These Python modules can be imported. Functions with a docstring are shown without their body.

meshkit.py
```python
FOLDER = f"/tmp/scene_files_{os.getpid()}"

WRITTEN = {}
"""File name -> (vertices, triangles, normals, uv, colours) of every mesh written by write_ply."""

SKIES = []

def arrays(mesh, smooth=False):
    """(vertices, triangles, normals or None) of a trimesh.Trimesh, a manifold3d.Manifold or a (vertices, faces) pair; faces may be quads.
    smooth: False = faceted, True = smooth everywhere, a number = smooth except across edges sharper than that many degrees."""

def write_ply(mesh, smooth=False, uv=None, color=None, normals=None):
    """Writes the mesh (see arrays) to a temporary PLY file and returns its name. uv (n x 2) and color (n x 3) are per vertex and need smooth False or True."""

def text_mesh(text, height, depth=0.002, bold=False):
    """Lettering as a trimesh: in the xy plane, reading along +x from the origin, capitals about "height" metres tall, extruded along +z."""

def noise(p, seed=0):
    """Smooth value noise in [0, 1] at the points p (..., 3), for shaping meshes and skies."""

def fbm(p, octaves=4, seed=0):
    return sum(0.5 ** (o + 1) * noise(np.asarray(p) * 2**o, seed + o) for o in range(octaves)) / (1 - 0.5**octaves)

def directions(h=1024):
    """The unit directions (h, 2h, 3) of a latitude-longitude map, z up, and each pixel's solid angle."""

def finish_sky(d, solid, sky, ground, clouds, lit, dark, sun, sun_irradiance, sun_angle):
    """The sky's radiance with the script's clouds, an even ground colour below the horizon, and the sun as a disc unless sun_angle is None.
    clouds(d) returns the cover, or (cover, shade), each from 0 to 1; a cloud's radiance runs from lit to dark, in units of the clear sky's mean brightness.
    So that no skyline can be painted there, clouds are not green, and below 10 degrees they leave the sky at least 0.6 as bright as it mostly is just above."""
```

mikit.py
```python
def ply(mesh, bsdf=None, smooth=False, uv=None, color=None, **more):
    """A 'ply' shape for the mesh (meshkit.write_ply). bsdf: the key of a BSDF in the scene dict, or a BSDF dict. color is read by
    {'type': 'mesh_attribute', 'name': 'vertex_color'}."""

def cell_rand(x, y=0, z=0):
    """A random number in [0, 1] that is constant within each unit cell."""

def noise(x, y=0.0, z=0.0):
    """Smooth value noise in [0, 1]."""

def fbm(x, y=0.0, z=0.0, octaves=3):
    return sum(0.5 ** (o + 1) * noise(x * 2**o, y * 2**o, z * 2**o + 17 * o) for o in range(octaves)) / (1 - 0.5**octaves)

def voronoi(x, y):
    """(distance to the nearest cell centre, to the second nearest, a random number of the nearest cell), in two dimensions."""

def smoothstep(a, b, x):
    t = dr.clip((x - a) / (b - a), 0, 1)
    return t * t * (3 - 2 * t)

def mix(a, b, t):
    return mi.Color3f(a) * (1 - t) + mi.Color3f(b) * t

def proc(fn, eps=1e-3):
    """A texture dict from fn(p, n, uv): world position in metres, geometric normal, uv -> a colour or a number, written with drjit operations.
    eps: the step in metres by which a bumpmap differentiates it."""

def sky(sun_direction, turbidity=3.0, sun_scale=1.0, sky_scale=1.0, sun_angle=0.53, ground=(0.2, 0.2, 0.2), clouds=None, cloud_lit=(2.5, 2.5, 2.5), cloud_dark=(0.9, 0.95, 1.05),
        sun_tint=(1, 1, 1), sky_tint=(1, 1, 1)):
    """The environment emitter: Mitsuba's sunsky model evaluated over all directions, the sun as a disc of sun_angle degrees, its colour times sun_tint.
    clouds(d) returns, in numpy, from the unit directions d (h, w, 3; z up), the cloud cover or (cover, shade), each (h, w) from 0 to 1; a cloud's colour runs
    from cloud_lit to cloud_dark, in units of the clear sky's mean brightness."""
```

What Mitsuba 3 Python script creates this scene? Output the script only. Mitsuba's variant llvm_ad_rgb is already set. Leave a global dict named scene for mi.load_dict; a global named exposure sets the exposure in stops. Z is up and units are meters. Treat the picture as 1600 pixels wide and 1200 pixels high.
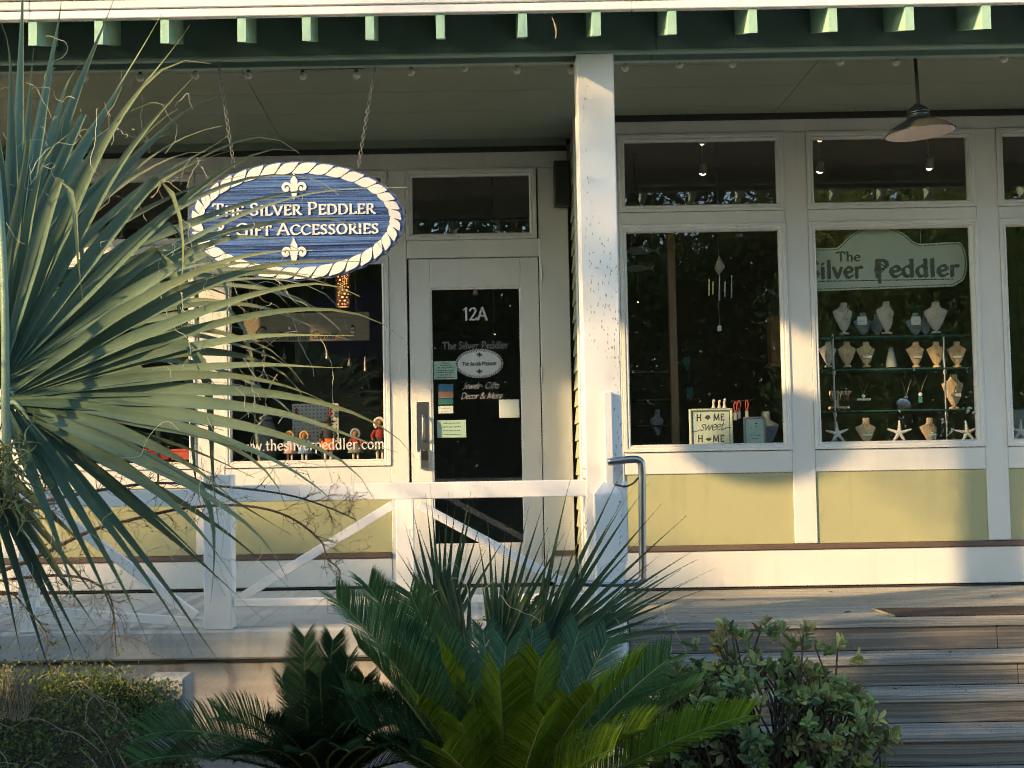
import math
import numpy as np, trimesh, mitsuba as mi, drjit as dr, mikit, meshkit
import shapely, shapely.affinity
from shapely.geometry import Polygon, LineString, MultiPoint, box as sbox
from mikit import proc, noise, fbm, mix, smoothstep, voronoi, cell_rand
T = mi.ScalarTransform4f
scene, labels = {}, {}

# ------------------------------------------------------------------ camera, sun and sky, exposure
F_PX = 2133.0                                   # focal length in pixels of the 1600 x 1200 photograph
EYE = np.array([0.0, -9.5, 0.835])
yaw, pitch, roll = -0.0013, 0.0560, 0.0170
CX, CY = 726.6, 620.4                            # principal point: the photograph is a crop
_F = np.array([math.sin(yaw) * math.cos(pitch), math.cos(yaw) * math.cos(pitch), math.sin(pitch)])
_R0 = np.array([math.cos(yaw), -math.sin(yaw), 0.0]); _U0 = np.cross(_R0, _F)
_R = math.cos(roll) * _R0 - math.sin(roll) * _U0
_U = math.cos(roll) * _U0 + math.sin(roll) * _R0
scene['camera'] = {'type': 'perspective', 'fov': 2 * math.degrees(math.atan(800 / F_PX)), 'fov_axis': 'x', 'near_clip': 0.05, 'far_clip': 400.0, 'principal_point_offset_x': (800 - CX) / 1600, 'principal_point_offset_y': (600 - CY) / 1200,
                   'to_world': T().look_at(origin=EYE.tolist(), target=(EYE + _F).tolist(), up=_U.tolist())}
AZ, EL = math.radians(57.5), math.radians(18.6)
SUN = np.array([-math.sin(AZ) * math.cos(EL), -math.cos(AZ) * math.cos(EL), math.sin(EL)])
scene['sky'] = mikit.sky(SUN.tolist(), turbidity=3.0, sun_scale=0.47, sky_scale=1.0, sun_tint=(1.0, 0.91, 0.77), ground=(0.12, 0.11, 0.09), sun_angle=1.6)
exposure = 3.8

def at(px, py, Y):
    """The point at depth plane y = Y that a measurement (px, py) in the photograph stands for."""
    d = _F * F_PX + _R * (px - CX) + _U * (CY - py)
    return EYE + d * ((Y - EYE[1]) / d[1])
def X(px, py, Y): return float(at(px, py, Y)[0])
def Z(px, py, Y): return float(at(px, py, Y)[2])

# ------------------------------------------------------------------ helpers
def numbered(name):
    if name not in used: used[name] = 0; return name
    used[name] += 1
    return f'{name}_{used[name]:03d}'
used = {}
def add(name, mesh, mat, parent=None, smooth=False, label=None, cat=None, group=None, kind=None, color=None, uv=None, **more):
    key = numbered((parent + '__' if parent else '') + name)
    scene[key] = mikit.ply(mesh, 'mat_' + mat, smooth=smooth, color=color, uv=uv, **more)
    tag(key, label, cat, group, kind)
    return key
def tag(key, label=None, cat=None, group=None, kind=None):
    d = {k: v for k, v in (('label', label), ('category', cat), ('group', group), ('kind', kind)) if v}
    if d: labels[key] = d
def thing(name, label, cat, group=None):
    key = numbered(name); tag(key, label, cat, group)
    return key
def copy_entry(name, src, to_world, parent=None):
    key = numbered((parent + '__' if parent else '') + name)
    scene[key] = {**scene[src], 'to_world': to_world}
    return key
def cat(*ms):
    ms = [m for g in ms for m in (g if isinstance(g, list) else [g])]
    return trimesh.util.concatenate(ms)
def frame(d, up=(0, 0, 1)):
    d = np.asarray(d, float); d = d / np.linalg.norm(d)
    s = np.cross(d, up)
    if np.linalg.norm(s) < 1e-6: s = np.cross(d, (1, 0, 0))
    s /= np.linalg.norm(s)
    return d, s, np.cross(s, d)
_BS = np.array([(sx, sy, sz) for sx in (-1, 1) for sy in (-1, 1) for sz in (-1, 1)], float)
def _cbox():
    v, f = [], []
    idx = {}
    for i, s in enumerate(_BS):
        for a in range(3):
            idx[(i, a)] = len(v); v.append((s, a))
    return v, idx
def bx(x0, x1, y0, y1, z0, z1, b=0.003):
    """A box with chamfered edges."""
    c = np.array([(x0 + x1) / 2, (y0 + y1) / 2, (z0 + z1) / 2]); h = np.array([abs(x1 - x0), abs(y1 - y0), abs(z1 - z0)]) / 2
    b = min(b, h.min() * 0.45)
    if b <= 0:
        m = trimesh.creation.box(2 * h); m.apply_translation(c); return m
    pts = []
    for s in _BS:
        for a in range(3):
            p = s * (h - b); p[a] = s[a] * h[a]; pts.append(p)
    m = trimesh.Trimesh(np.array(pts) + c, BOXF.copy(), process=False)
    return m
def _boxfaces():
    h = np.array([1, 1.1, 1.2]); pts = []
    for s in _BS:
        for a in range(3):
            p = s * (h - .2); p[a] = s[a] * h[a]; pts.append(p)
    pts = np.array(pts); hull = trimesh.convex.convex_hull(pts)
    from scipy.spatial import cKDTree
    mp = cKDTree(pts).query(hull.vertices)[1]
    return mp[hull.faces]
BOXF = _boxfaces()
def bar(p0, p1, w, h, up=(0, 0, 1), b=0.003):
    """A squared bar from p0 to p1, w wide and h high."""
    p0, p1 = np.asarray(p0, float), np.asarray(p1, float); d, s, u = frame(p1 - p0, up); L = np.linalg.norm(p1 - p0)
    m = bx(0, L, -w / 2, w / 2, -h / 2, h / 2, b)
    M = np.eye(4); M[:3, 0], M[:3, 1], M[:3, 2], M[:3, 3] = d, -s, u, p0
    m.apply_transform(M); return m
def smooth_path(pts, n=6):
    p = np.asarray(pts, float)
    if len(p) < 3: return p
    q = np.vstack([2 * p[0] - p[1], p, 2 * p[-1] - p[-2]]); out = []
    for i in range(1, len(q) - 2):
        for t in np.linspace(0, 1, n, endpoint=False):
            a, b, c, d = q[i - 1], q[i], q[i + 1], q[i + 2]
            out.append(.5 * ((2 * b) + (c - a) * t + (2 * a - 5 * b + 4 * c - d) * t * t + (3 * b - a - 3 * c + d) * t ** 3))
    out.append(p[-1]); return np.array(out)
def tube(points, radii, sides=6, caps=True):
    p = np.asarray(points, float); n = len(p); r = np.broadcast_to(np.asarray(radii, float), (n,))
    t = np.gradient(p, axis=0); t /= np.linalg.norm(t, axis=1, keepdims=True) + 1e-12
    a = np.cross(t[0], [0.13, 0.31, 0.94]); a /= np.linalg.norm(a) + 1e-12
    ang = np.arange(sides) * 2 * np.pi / sides; V = []
    for i in range(n):
        a = a - t[i] * (a @ t[i]); a /= np.linalg.norm(a) + 1e-12; bb = np.cross(t[i], a)
        V.append(p[i] + r[i] * (np.cos(ang)[:, None] * a + np.sin(ang)[:, None] * bb))
    V = np.vstack(V); Fc = []
    for i in range(n - 1):
        for j in range(sides):
            A, B = i * sides + j, i * sides + (j + 1) % sides
            Fc += [(A, B, B + sides), (A, B + sides, A + sides)]
    if caps:
        V = np.vstack([V, p[:1], p[-1:]])
        for j in range(sides):
            Fc += [(n * sides, (j + 1) % sides, j), (n * sides + 1, (n - 1) * sides + j, (n - 1) * sides + (j + 1) % sides)]
    return trimesh.Trimesh(V, np.array(Fc), process=False)
def lathe(profile, n=24, loc=(0, 0, 0)):
    m = trimesh.creation.revolve(np.asarray(profile, float), sections=n)
    if m.volume < 0: m.invert()
    m.apply_translation(loc); return m
def ball(c, r, sub=2, s=(1, 1, 1)):
    m = trimesh.creation.icosphere(sub, 1.0); m.apply_scale(np.asarray(s, float) * r); m.apply_translation(c); return m
def ext(poly, depth):
    """Extrudes shapely polygons (x, y) and stands them up: x stays x, y becomes z, the front looks to -y."""
    gs = [g for g in getattr(poly, 'geoms', [poly]) if g.area > 1e-9]
    ms = [trimesh.creation.extrude_polygon(g, depth, engine='earcut') for g in gs]
    m = cat(ms); v = np.array(m.vertices)
    return trimesh.Trimesh(np.stack([v[:, 0], -v[:, 2], v[:, 1]], 1), m.faces, process=False)
def moved(m, d):
    m = m.copy(); m.apply_translation(d); return m
def rotz(m, deg, c=(0, 0, 0)):
    m = m.copy(); m.apply_transform(trimesh.transformations.rotation_matrix(math.radians(deg), (0, 0, 1), c)); return m
def roty(m, deg, c=(0, 0, 0)):
    m = m.copy(); m.apply_transform(trimesh.transformations.rotation_matrix(math.radians(deg), (0, 1, 0), c)); return m
def rotx(m, deg, c=(0, 0, 0)):
    m = m.copy(); m.apply_transform(trimesh.transformations.rotation_matrix(math.radians(deg), (1, 0, 0), c)); return m
def unit(v): v = np.asarray(v, float); return v / (np.linalg.norm(v, axis=-1, keepdims=True) + 1e-12)
def scatter(tv, tf, pos, dirs, nrm, scale, col=None, bend=None):
    """Copies of one small leaf (length along x, width along y, face along z) at many places, as one mesh and its vertex colours."""
    d = unit(dirs); s = unit(np.cross(nrm, d)); n = np.cross(d, s); k = len(pos); m = len(tv)
    sc = np.broadcast_to(np.asarray(scale, float).reshape(-1, 1) if np.ndim(scale) == 1 else scale, (k, 3)) if np.ndim(scale) else np.full((k, 3), scale)
    V = pos[:, None] + (tv[None, :, 0:1] * sc[:, None, 0:1]) * d[:, None] + (tv[None, :, 1:2] * sc[:, None, 1:2]) * s[:, None] + (tv[None, :, 2:3] * sc[:, None, 2:3]) * n[:, None]
    Fc = tf[None] + (np.arange(k) * m)[:, None, None]
    C = None if col is None else np.repeat(col, m, axis=0)
    return trimesh.Trimesh(V.reshape(-1, 3), Fc.reshape(-1, 3), process=False), C
LEAF4 = (np.array([(0, 0, 0), (.5, .5, .06), (1, 0, 0), (.5, -.5, .06)]), np.array([(0, 2, 1), (0, 3, 2)]))
LEAF8 = (np.array([(0, 0, 0), (.3, .30, .07), (.62, .5, .10), (.9, .3, .03), (1, 0, -.05), (.9, -.3, .03), (.62, -.5, .10), (.3, -.30, .07), (.5, 0, 0)]),
         np.array([(8, (i + 1) % 8, i) for i in range(8)]))

# ------------------------------------------------------------------ materials
def mat(name, d): scene['mat_' + name] = d; return name
def rgb(c): return {'type': 'rgb', 'value': list(map(float, c))}
def pri(col, rough=0.6, **k):
    return {'type': 'principled', 'base_color': col if isinstance(col, dict) else rgb(col), 'roughness': rough, **k}
def two(d): return {'type': 'twosided', 'bsdf': d}
def bump(d, fn, scale, eps=1e-3): return {'type': 'bumpmap', 'arbitrary': proc(fn, eps), 'scale': scale, 'bsdf': d}
def paint(base, dirty, amt=.35, scale=1.0):
    base, dirty = tuple(base), tuple(dirty)
    def f(p, n, uv):
        a = fbm(p.x * 2.2 * scale, p.y * 2.2, p.z * 1.1 * scale, octaves=4); b = noise(p.x * 90, p.y * 90, p.z * 22)
        streak = noise(p.x * 26, p.y * 26, p.z * 1.3)
        t = dr.clip(smoothstep(.42, .78, a) * .55 + smoothstep(.62, .95, streak) * .35 + (b - .5) * .18, 0, 1)
        return mix(base, dirty, t * amt)
    return proc(f)
def brushbump(p, n, uv):
    return fbm(p.x * 40, p.y * 40, p.z * 9, octaves=3) + .4 * noise(p.x * 150, p.y * 150, p.z * 150)
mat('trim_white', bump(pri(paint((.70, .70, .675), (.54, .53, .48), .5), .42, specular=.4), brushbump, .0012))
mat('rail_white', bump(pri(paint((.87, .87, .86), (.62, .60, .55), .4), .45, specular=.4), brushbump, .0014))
def colpaint(p, n, uv):
    base = mix((.82, .81, .78), (.64, .61, .54), smoothstep(.45, .8, fbm(p.x * 3, p.y * 3, p.z * 1.4, octaves=4)) * .5)
    u, v = p.x * 62 + 1.4 * noise(p.z * 5, 3.0), p.z * 24
    d1, d2, r = voronoi(u + .6 * noise(p.z * 30, p.x * 60), v)
    zone = smoothstep(.52, .66, noise(p.x * 13 + 4, p.z * 1.1 + 7))
    chip = smoothstep(.34, .20, d1 + .22 * noise(p.x * 300, p.z * 130)) * smoothstep(.45, .6, r) * zone
    return mix(base, (.16, .14, .12), chip * .85)
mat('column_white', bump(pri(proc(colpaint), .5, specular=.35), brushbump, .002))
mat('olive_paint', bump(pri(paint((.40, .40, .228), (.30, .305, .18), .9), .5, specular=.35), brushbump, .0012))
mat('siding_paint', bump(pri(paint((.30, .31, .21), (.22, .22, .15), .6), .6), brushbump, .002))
mat('ceiling_paint', bump(pri(paint((.215, .258, .205), (.17, .20, .16), .6, .5), .5), brushbump, .001))
mat('brown_paint', bump(pri(paint((.115, .08, .065), (.2, .16, .13), .6), .55), brushbump, .002))
mat('dark_strip', pri((.035, .035, .032), .7))
mat('mint_paint', bump(pri(paint((.34, .54, .41), (.26, .42, .32), .7, 3.), .5), brushbump, .003))
mat('band_paint', bump(pri(paint((.25, .37, .32), (.19, .28, .25), .6), .5), brushbump, .002))
mat('teal_paint', bump(pri(paint((.125, .195, .185), (.09, .14, .13), .7), .55), brushbump, .002))
mat('fascia_white', bump(pri(paint((.80, .80, .80), (.62, .62, .60), .35, .6), .28, specular=.5), lambda p, n, uv: fbm(p.x * 1.6, p.y * 8, p.z * 14, octaves=3), .012))
def wood(base, dark, pale, sx=1.0, knots=True):
    pass
    def f(p, n, uv):
        board = cell_rand(dr.floor((p.z + 1.0) * 6.1), 3.0, 5.0)
        u, v = p.x * .9 * sx + board * 31, (p.z - p.y * .55) * 1.0 + board * 7
        w = .035 * fbm(u * 2.2, v * 6, board * 9, octaves=3)
        rings = noise((v + w) * 260, u * 1.3) * .6 + noise((v + w) * 95, u * .8 + 9) * .5
        fine = noise(p.x * 24, (p.z - p.y) * 900, 2.0)
        d1, d2, r = voronoi(p.x * 1.15 + board * 5, v * 5.2)
        kn = smoothstep(.15, .04, d1) * smoothstep(.55, .6, r) if knots else mi.Float(0)
        t = dr.clip(smoothstep(.35, .75, rings) * .85 + fine * .3 + kn * .7, 0, 1)
        c = mix(pale, dark, t)
        return mix(c, mi.Color3f(*map(float, base)) * (.7 + .6 * board), .45) * (.82 + .36 * fbm(p.x * 2, p.y * 5, p.z * 5, octaves=3))
    return f
def woodbump(p, n, uv):
    v = p.z - p.y * .55
    return noise((v + .03 * fbm(p.x * 2.2, v * 6)) * 260, p.x * 1.3) + .5 * noise(p.x * 30, v * 900)
mat('grey_wood', bump(pri(proc(wood((.26, .25, .225), (.105, .095, .078), (.38, .37, .34))), .75), woodbump, .0016, 4e-4))
mat('brown_wood', bump(pri(proc(wood((.215, .19, .16), (.085, .072, .056), (.31, .28, .24))), .75), woodbump, .0016, 4e-4))
mat('deck_wood', bump(pri(proc(wood((.31, .30, .265), (.19, .175, .15), (.40, .39, .35), knots=False)), .7), woodbump, .001, 4e-4))
def conc(base, stain, warm):
    pass
    def f(p, n, uv):
        a = fbm(p.x * 3.1, p.y * 3, p.z * 2.2, octaves=4); b = fbm(p.x * 9 + 5, p.z * 2.6, 4.0, octaves=4)
        g = noise(p.x * 160, p.y * 160, p.z * 160); h = noise(p.x * 4, p.z * 40, 8.)
        c = mix(base, warm, smoothstep(.4, .75, a) * .7)
        run = smoothstep(.52, .75, b) * smoothstep(-.75, -.15, p.z)
        run = dr.maximum(run, smoothstep(.55, .8, noise(p.x * 17, p.z * 1.2, 3.)) * smoothstep(-.62, -.2, p.z) * smoothstep(.45, .6, noise(p.x * 2.2, 7.)) * .9)
        c = mix(c, stain, run * .8) * (1 - .10 * smoothstep(.72, .95, dr.abs(dr.sin(p.z * 24 + noise(p.x * 3, 1.) * .5))))
        return c * (.86 + .2 * g + .08 * h)
    return f
mat('foundation', bump(pri(proc(conc((.50, .475, .43), (.19, .18, .17), (.58, .50, .41))), .85), lambda p, n, uv: fbm(p.x * 30, p.y * 30, p.z * 30, octaves=4), .004))
mat('slab_edge', bump(pri(proc(conc((.46, .475, .465), (.30, .31, .31), (.54, .53, .49))), .7), lambda p, n, uv: fbm(p.x * 30, p.y * 30, p.z * 30, octaves=4), .002))
mat('planter_concrete', bump(pri(proc(conc((.27, .29, .29), (.15, .16, .16), (.31, .32, .31))), .8), lambda p, n, uv: fbm(p.x * 30, p.y * 30, p.z * 30, octaves=4), .003))
mat('soil', bump(pri(proc(lambda p, n, uv: mix((.020, .015, .010), (.075, .055, .035), fbm(p.x * 14, p.y * 14, p.z * 14, octaves=5))), .95), lambda p, n, uv: fbm(p.x * 25, p.y * 25, p.z * 25, octaves=4), .02))
mat('asphalt', bump(pri(proc(lambda p, n, uv: mix((.040, .040, .040), (.075, .072, .066), fbm(p.x * 9, p.y * 9, 0., octaves=5))), .9), lambda p, n, uv: fbm(p.x * 70, p.y * 70, 0., octaves=3), .006))
mat('lawn', bump(pri(proc(lambda p, n, uv: mix((.028, .045, .014), (.075, .085, .03), fbm(p.x * 3, p.y * 3, 0., octaves=5))), .95), lambda p, n, uv: fbm(p.x * 40, p.y * 40, 0., octaves=4), .03))
mat('railroad_tie', bump(pri(proc(lambda p, n, uv: mix((.055, .045, .036), (.19, .165, .14), fbm(p.x * 8, p.y * 60, p.z * 60, octaves=4))), .9), lambda p, n, uv: fbm(p.x * 10, p.y * 80, p.z * 80, octaves=4), .006))
mat('stone', bump(pri(proc(lambda p, n, uv: mix((.13, .12, .11), (.32, .30, .28), fbm(p.x * 12, p.y * 12, p.z * 12, octaves=4))), .85), lambda p, n, uv: fbm(p.x * 40, p.y * 40, p.z * 40, octaves=4), .006))
mat('steel', {'type': 'roughconductor', 'material': 'Cr', 'alpha': .16})
mat('satin_steel', bump(pri((.40, .41, .42), .3, metallic=1.0), lambda p, n, uv: noise(p.x * 700, p.y * 700, p.z * 8), .0003))
mat('chain_metal', pri((.26, .25, .24), .45, metallic=.8))
mat('dark_metal', pri((.032, .034, .032), .45, specular=.4))
mat('lamp_enamel', pri((.72, .62, .56), .4))
mat('black_plastic', pri((.012, .013, .014), .4))
mat('pane_glass', {'type': 'thindielectric', 'int_ior': 1.76})
mat('bulb_glass', pri((.80, .81, .77), .10, spec_trans=.25, specular=.7))
mat('clear_glass', {'type': 'thindielectric', 'int_ior': 1.5})
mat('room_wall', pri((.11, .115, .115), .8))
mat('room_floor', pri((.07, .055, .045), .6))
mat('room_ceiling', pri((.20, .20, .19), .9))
def bluewood(p, n, uv):
    g = fbm(p.x * 2.2 + 3, p.z * 120, 1.0, octaves=3) * .6 + noise(p.x * 1.1, p.z * 210, 5.0) * .5
    c = mix((.018, .04, .13), (.085, .175, .42), smoothstep(.34, .74, g))
    return mix(c, (.16, .26, .5), smoothstep(.72, .9, noise(p.x * 60, p.z * 300)) * .35)
mat('sign_blue', bump(pri(proc(bluewood), .5), lambda p, n, uv: fbm(p.x * 2.2 + 3, p.z * 120, 1.0, octaves=3), .012, 5e-4))
mat('sign_edge_blue', pri((.055, .09, .22), .5))
mat('sign_white', bump(pri(paint((.72, .71, .67), (.56, .54, .49), .6, 4.), .45), brushbump, .001))
mat('decal_white', pri((.72, .74, .74), .5))
mat('decal_grey', pri((.23, .24, .245), .5))
mat('ink', pri((.02, .025, .025), .6))
mat('ink_soft', pri((.05, .065, .06), .6))
mat('paper_green', pri((.42, .60, .52), .8))
mat('paper_white', pri((.66, .74, .72), .8))
mat('paper_blue', pri((.07, .22, .38), .7))
mat('paper_sand', pri((.38, .25, .19), .7))
mat('paper_teal', pri((.05, .22, .20), .7))
mat('board_green', bump(pri(proc(lambda p, n, uv: mix((.42, .50, .42), (.36, .44, .37), fbm(p.x * 5, p.z * 5, 0.))), .6), brushbump, .001))
mat('board_edge', pri((.07, .09, .08), .6))
mat('linen', bump(pri(proc(lambda p, n, uv: mix((.62, .47, .28), (.48, .36, .21), noise(p.x * 500, p.z * 500, p.y * 500) * .6 + .4 * fbm(p.x * 20, p.y * 20, p.z * 20))), .9), lambda p, n, uv: noise(p.x * 700, p.y * 700, p.z * 700), .0006))
mat('linen_pale', pri((.56, .53, .45), .85))
mat('bust_grey', pri((.24, .29, .30), .7))
mat('starfish_white', bump(pri((.72, .73, .68), .8), lambda p, n, uv: noise(p.x * 400, p.y * 400, p.z * 400), .002))
mat('gold', {'type': 'roughconductor', 'material': 'Au', 'alpha': .2})
mat('wood_warm', bump(pri(proc(lambda p, n, uv: mix((.30, .20, .10), (.17, .10, .05), noise(p.x * 30, p.y * 30, p.z * 3) * .6 + .4 * noise(p.x * 160, p.y * 160, p.z * 9))), .5), brushbump, .001))
mat('mat_pile', bump(pri(proc(lambda p, n, uv: mix((.035, .028, .022), (.075, .06, .048), noise(p.x * 220, p.y * 220, 1.))), .95), lambda p, n, uv: noise(p.x * 260, p.y * 260, 2.), .004))
mat('plank_tan', bump(pri(proc(lambda p, n, uv: mix((.33, .29, .19), (.22, .18, .11), fbm(p.x * 3, p.z * 60, 2., octaves=4))), .7), brushbump, .001))
mat('box_green', pri(paint((.50, .60, .50), (.42, .50, .42), .5, 5.), .6))
for nm, c in dict(red_cloth=(.27, .02, .02), pink_cloth=(.62, .34, .30), blue_cloth=(.12, .26, .46), orange_cloth=(.75, .17, .03), black_cloth=(.02, .022, .028), straw=(.50, .33, .12),
                  doll_skin=(.30, .14, .08), white_cloth=(.65, .63, .58), grey_ceramic=(.16, .19, .18), peg_white=(.50, .55, .52), teal_glass=(.012, .07, .07), brown_case=(.22, .12, .06), coral=(.55, .10, .08)).items():
    mat(nm, pri(c, .75))
VC = {'type': 'mesh_attribute', 'name': 'vertex_color'}
mat('leaf_thin', {'type': 'principledthin', 'base_color': VC, 'roughness': .5, 'diff_trans': .55, 'spec_trans': 0.0, 'spec_tint': .0, 'eta': 1.4})
mat('palm_leaf', {'type': 'principledthin', 'base_color': VC, 'roughness': .33, 'diff_trans': .45, 'spec_trans': 0.0, 'eta': 1.5})
mat('leaf_gloss', {'type': 'principledthin', 'base_color': VC, 'roughness': .36, 'diff_trans': .35, 'spec_trans': 0.0, 'eta': 1.45})
mat('leaf_matte', {'type': 'principledthin', 'base_color': VC, 'roughness': .8, 'diff_trans': .5, 'spec_trans': 0.0, 'eta': 1.3})
mat('twig', bump(pri(proc(lambda p, n, uv: mix((.035, .026, .02), (.10, .08, .06), noise(p.x * 60, p.y * 60, p.z * 60))), .9), lambda p, n, uv: noise(p.x * 200, p.y * 200, p.z * 60), .002))
mat('green_stem', pri((.19, .20, .07), .6))
mat('dry_stem', pri((.33, .27, .18), .8))
mat('fibre', pri((.52, .50, .36), .7))
mat('petiole', pri((.20, .30, .21), .45))
mat('bark', bump(pri(proc(lambda p, n, uv: mix((.06, .045, .033), (.16, .125, .09), fbm(p.x * 20, p.y * 20, p.z * 5, octaves=4))), .95), lambda p, n, uv: fbm(p.x * 25, p.y * 25, p.z * 6, octaves=4), .03))

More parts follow.
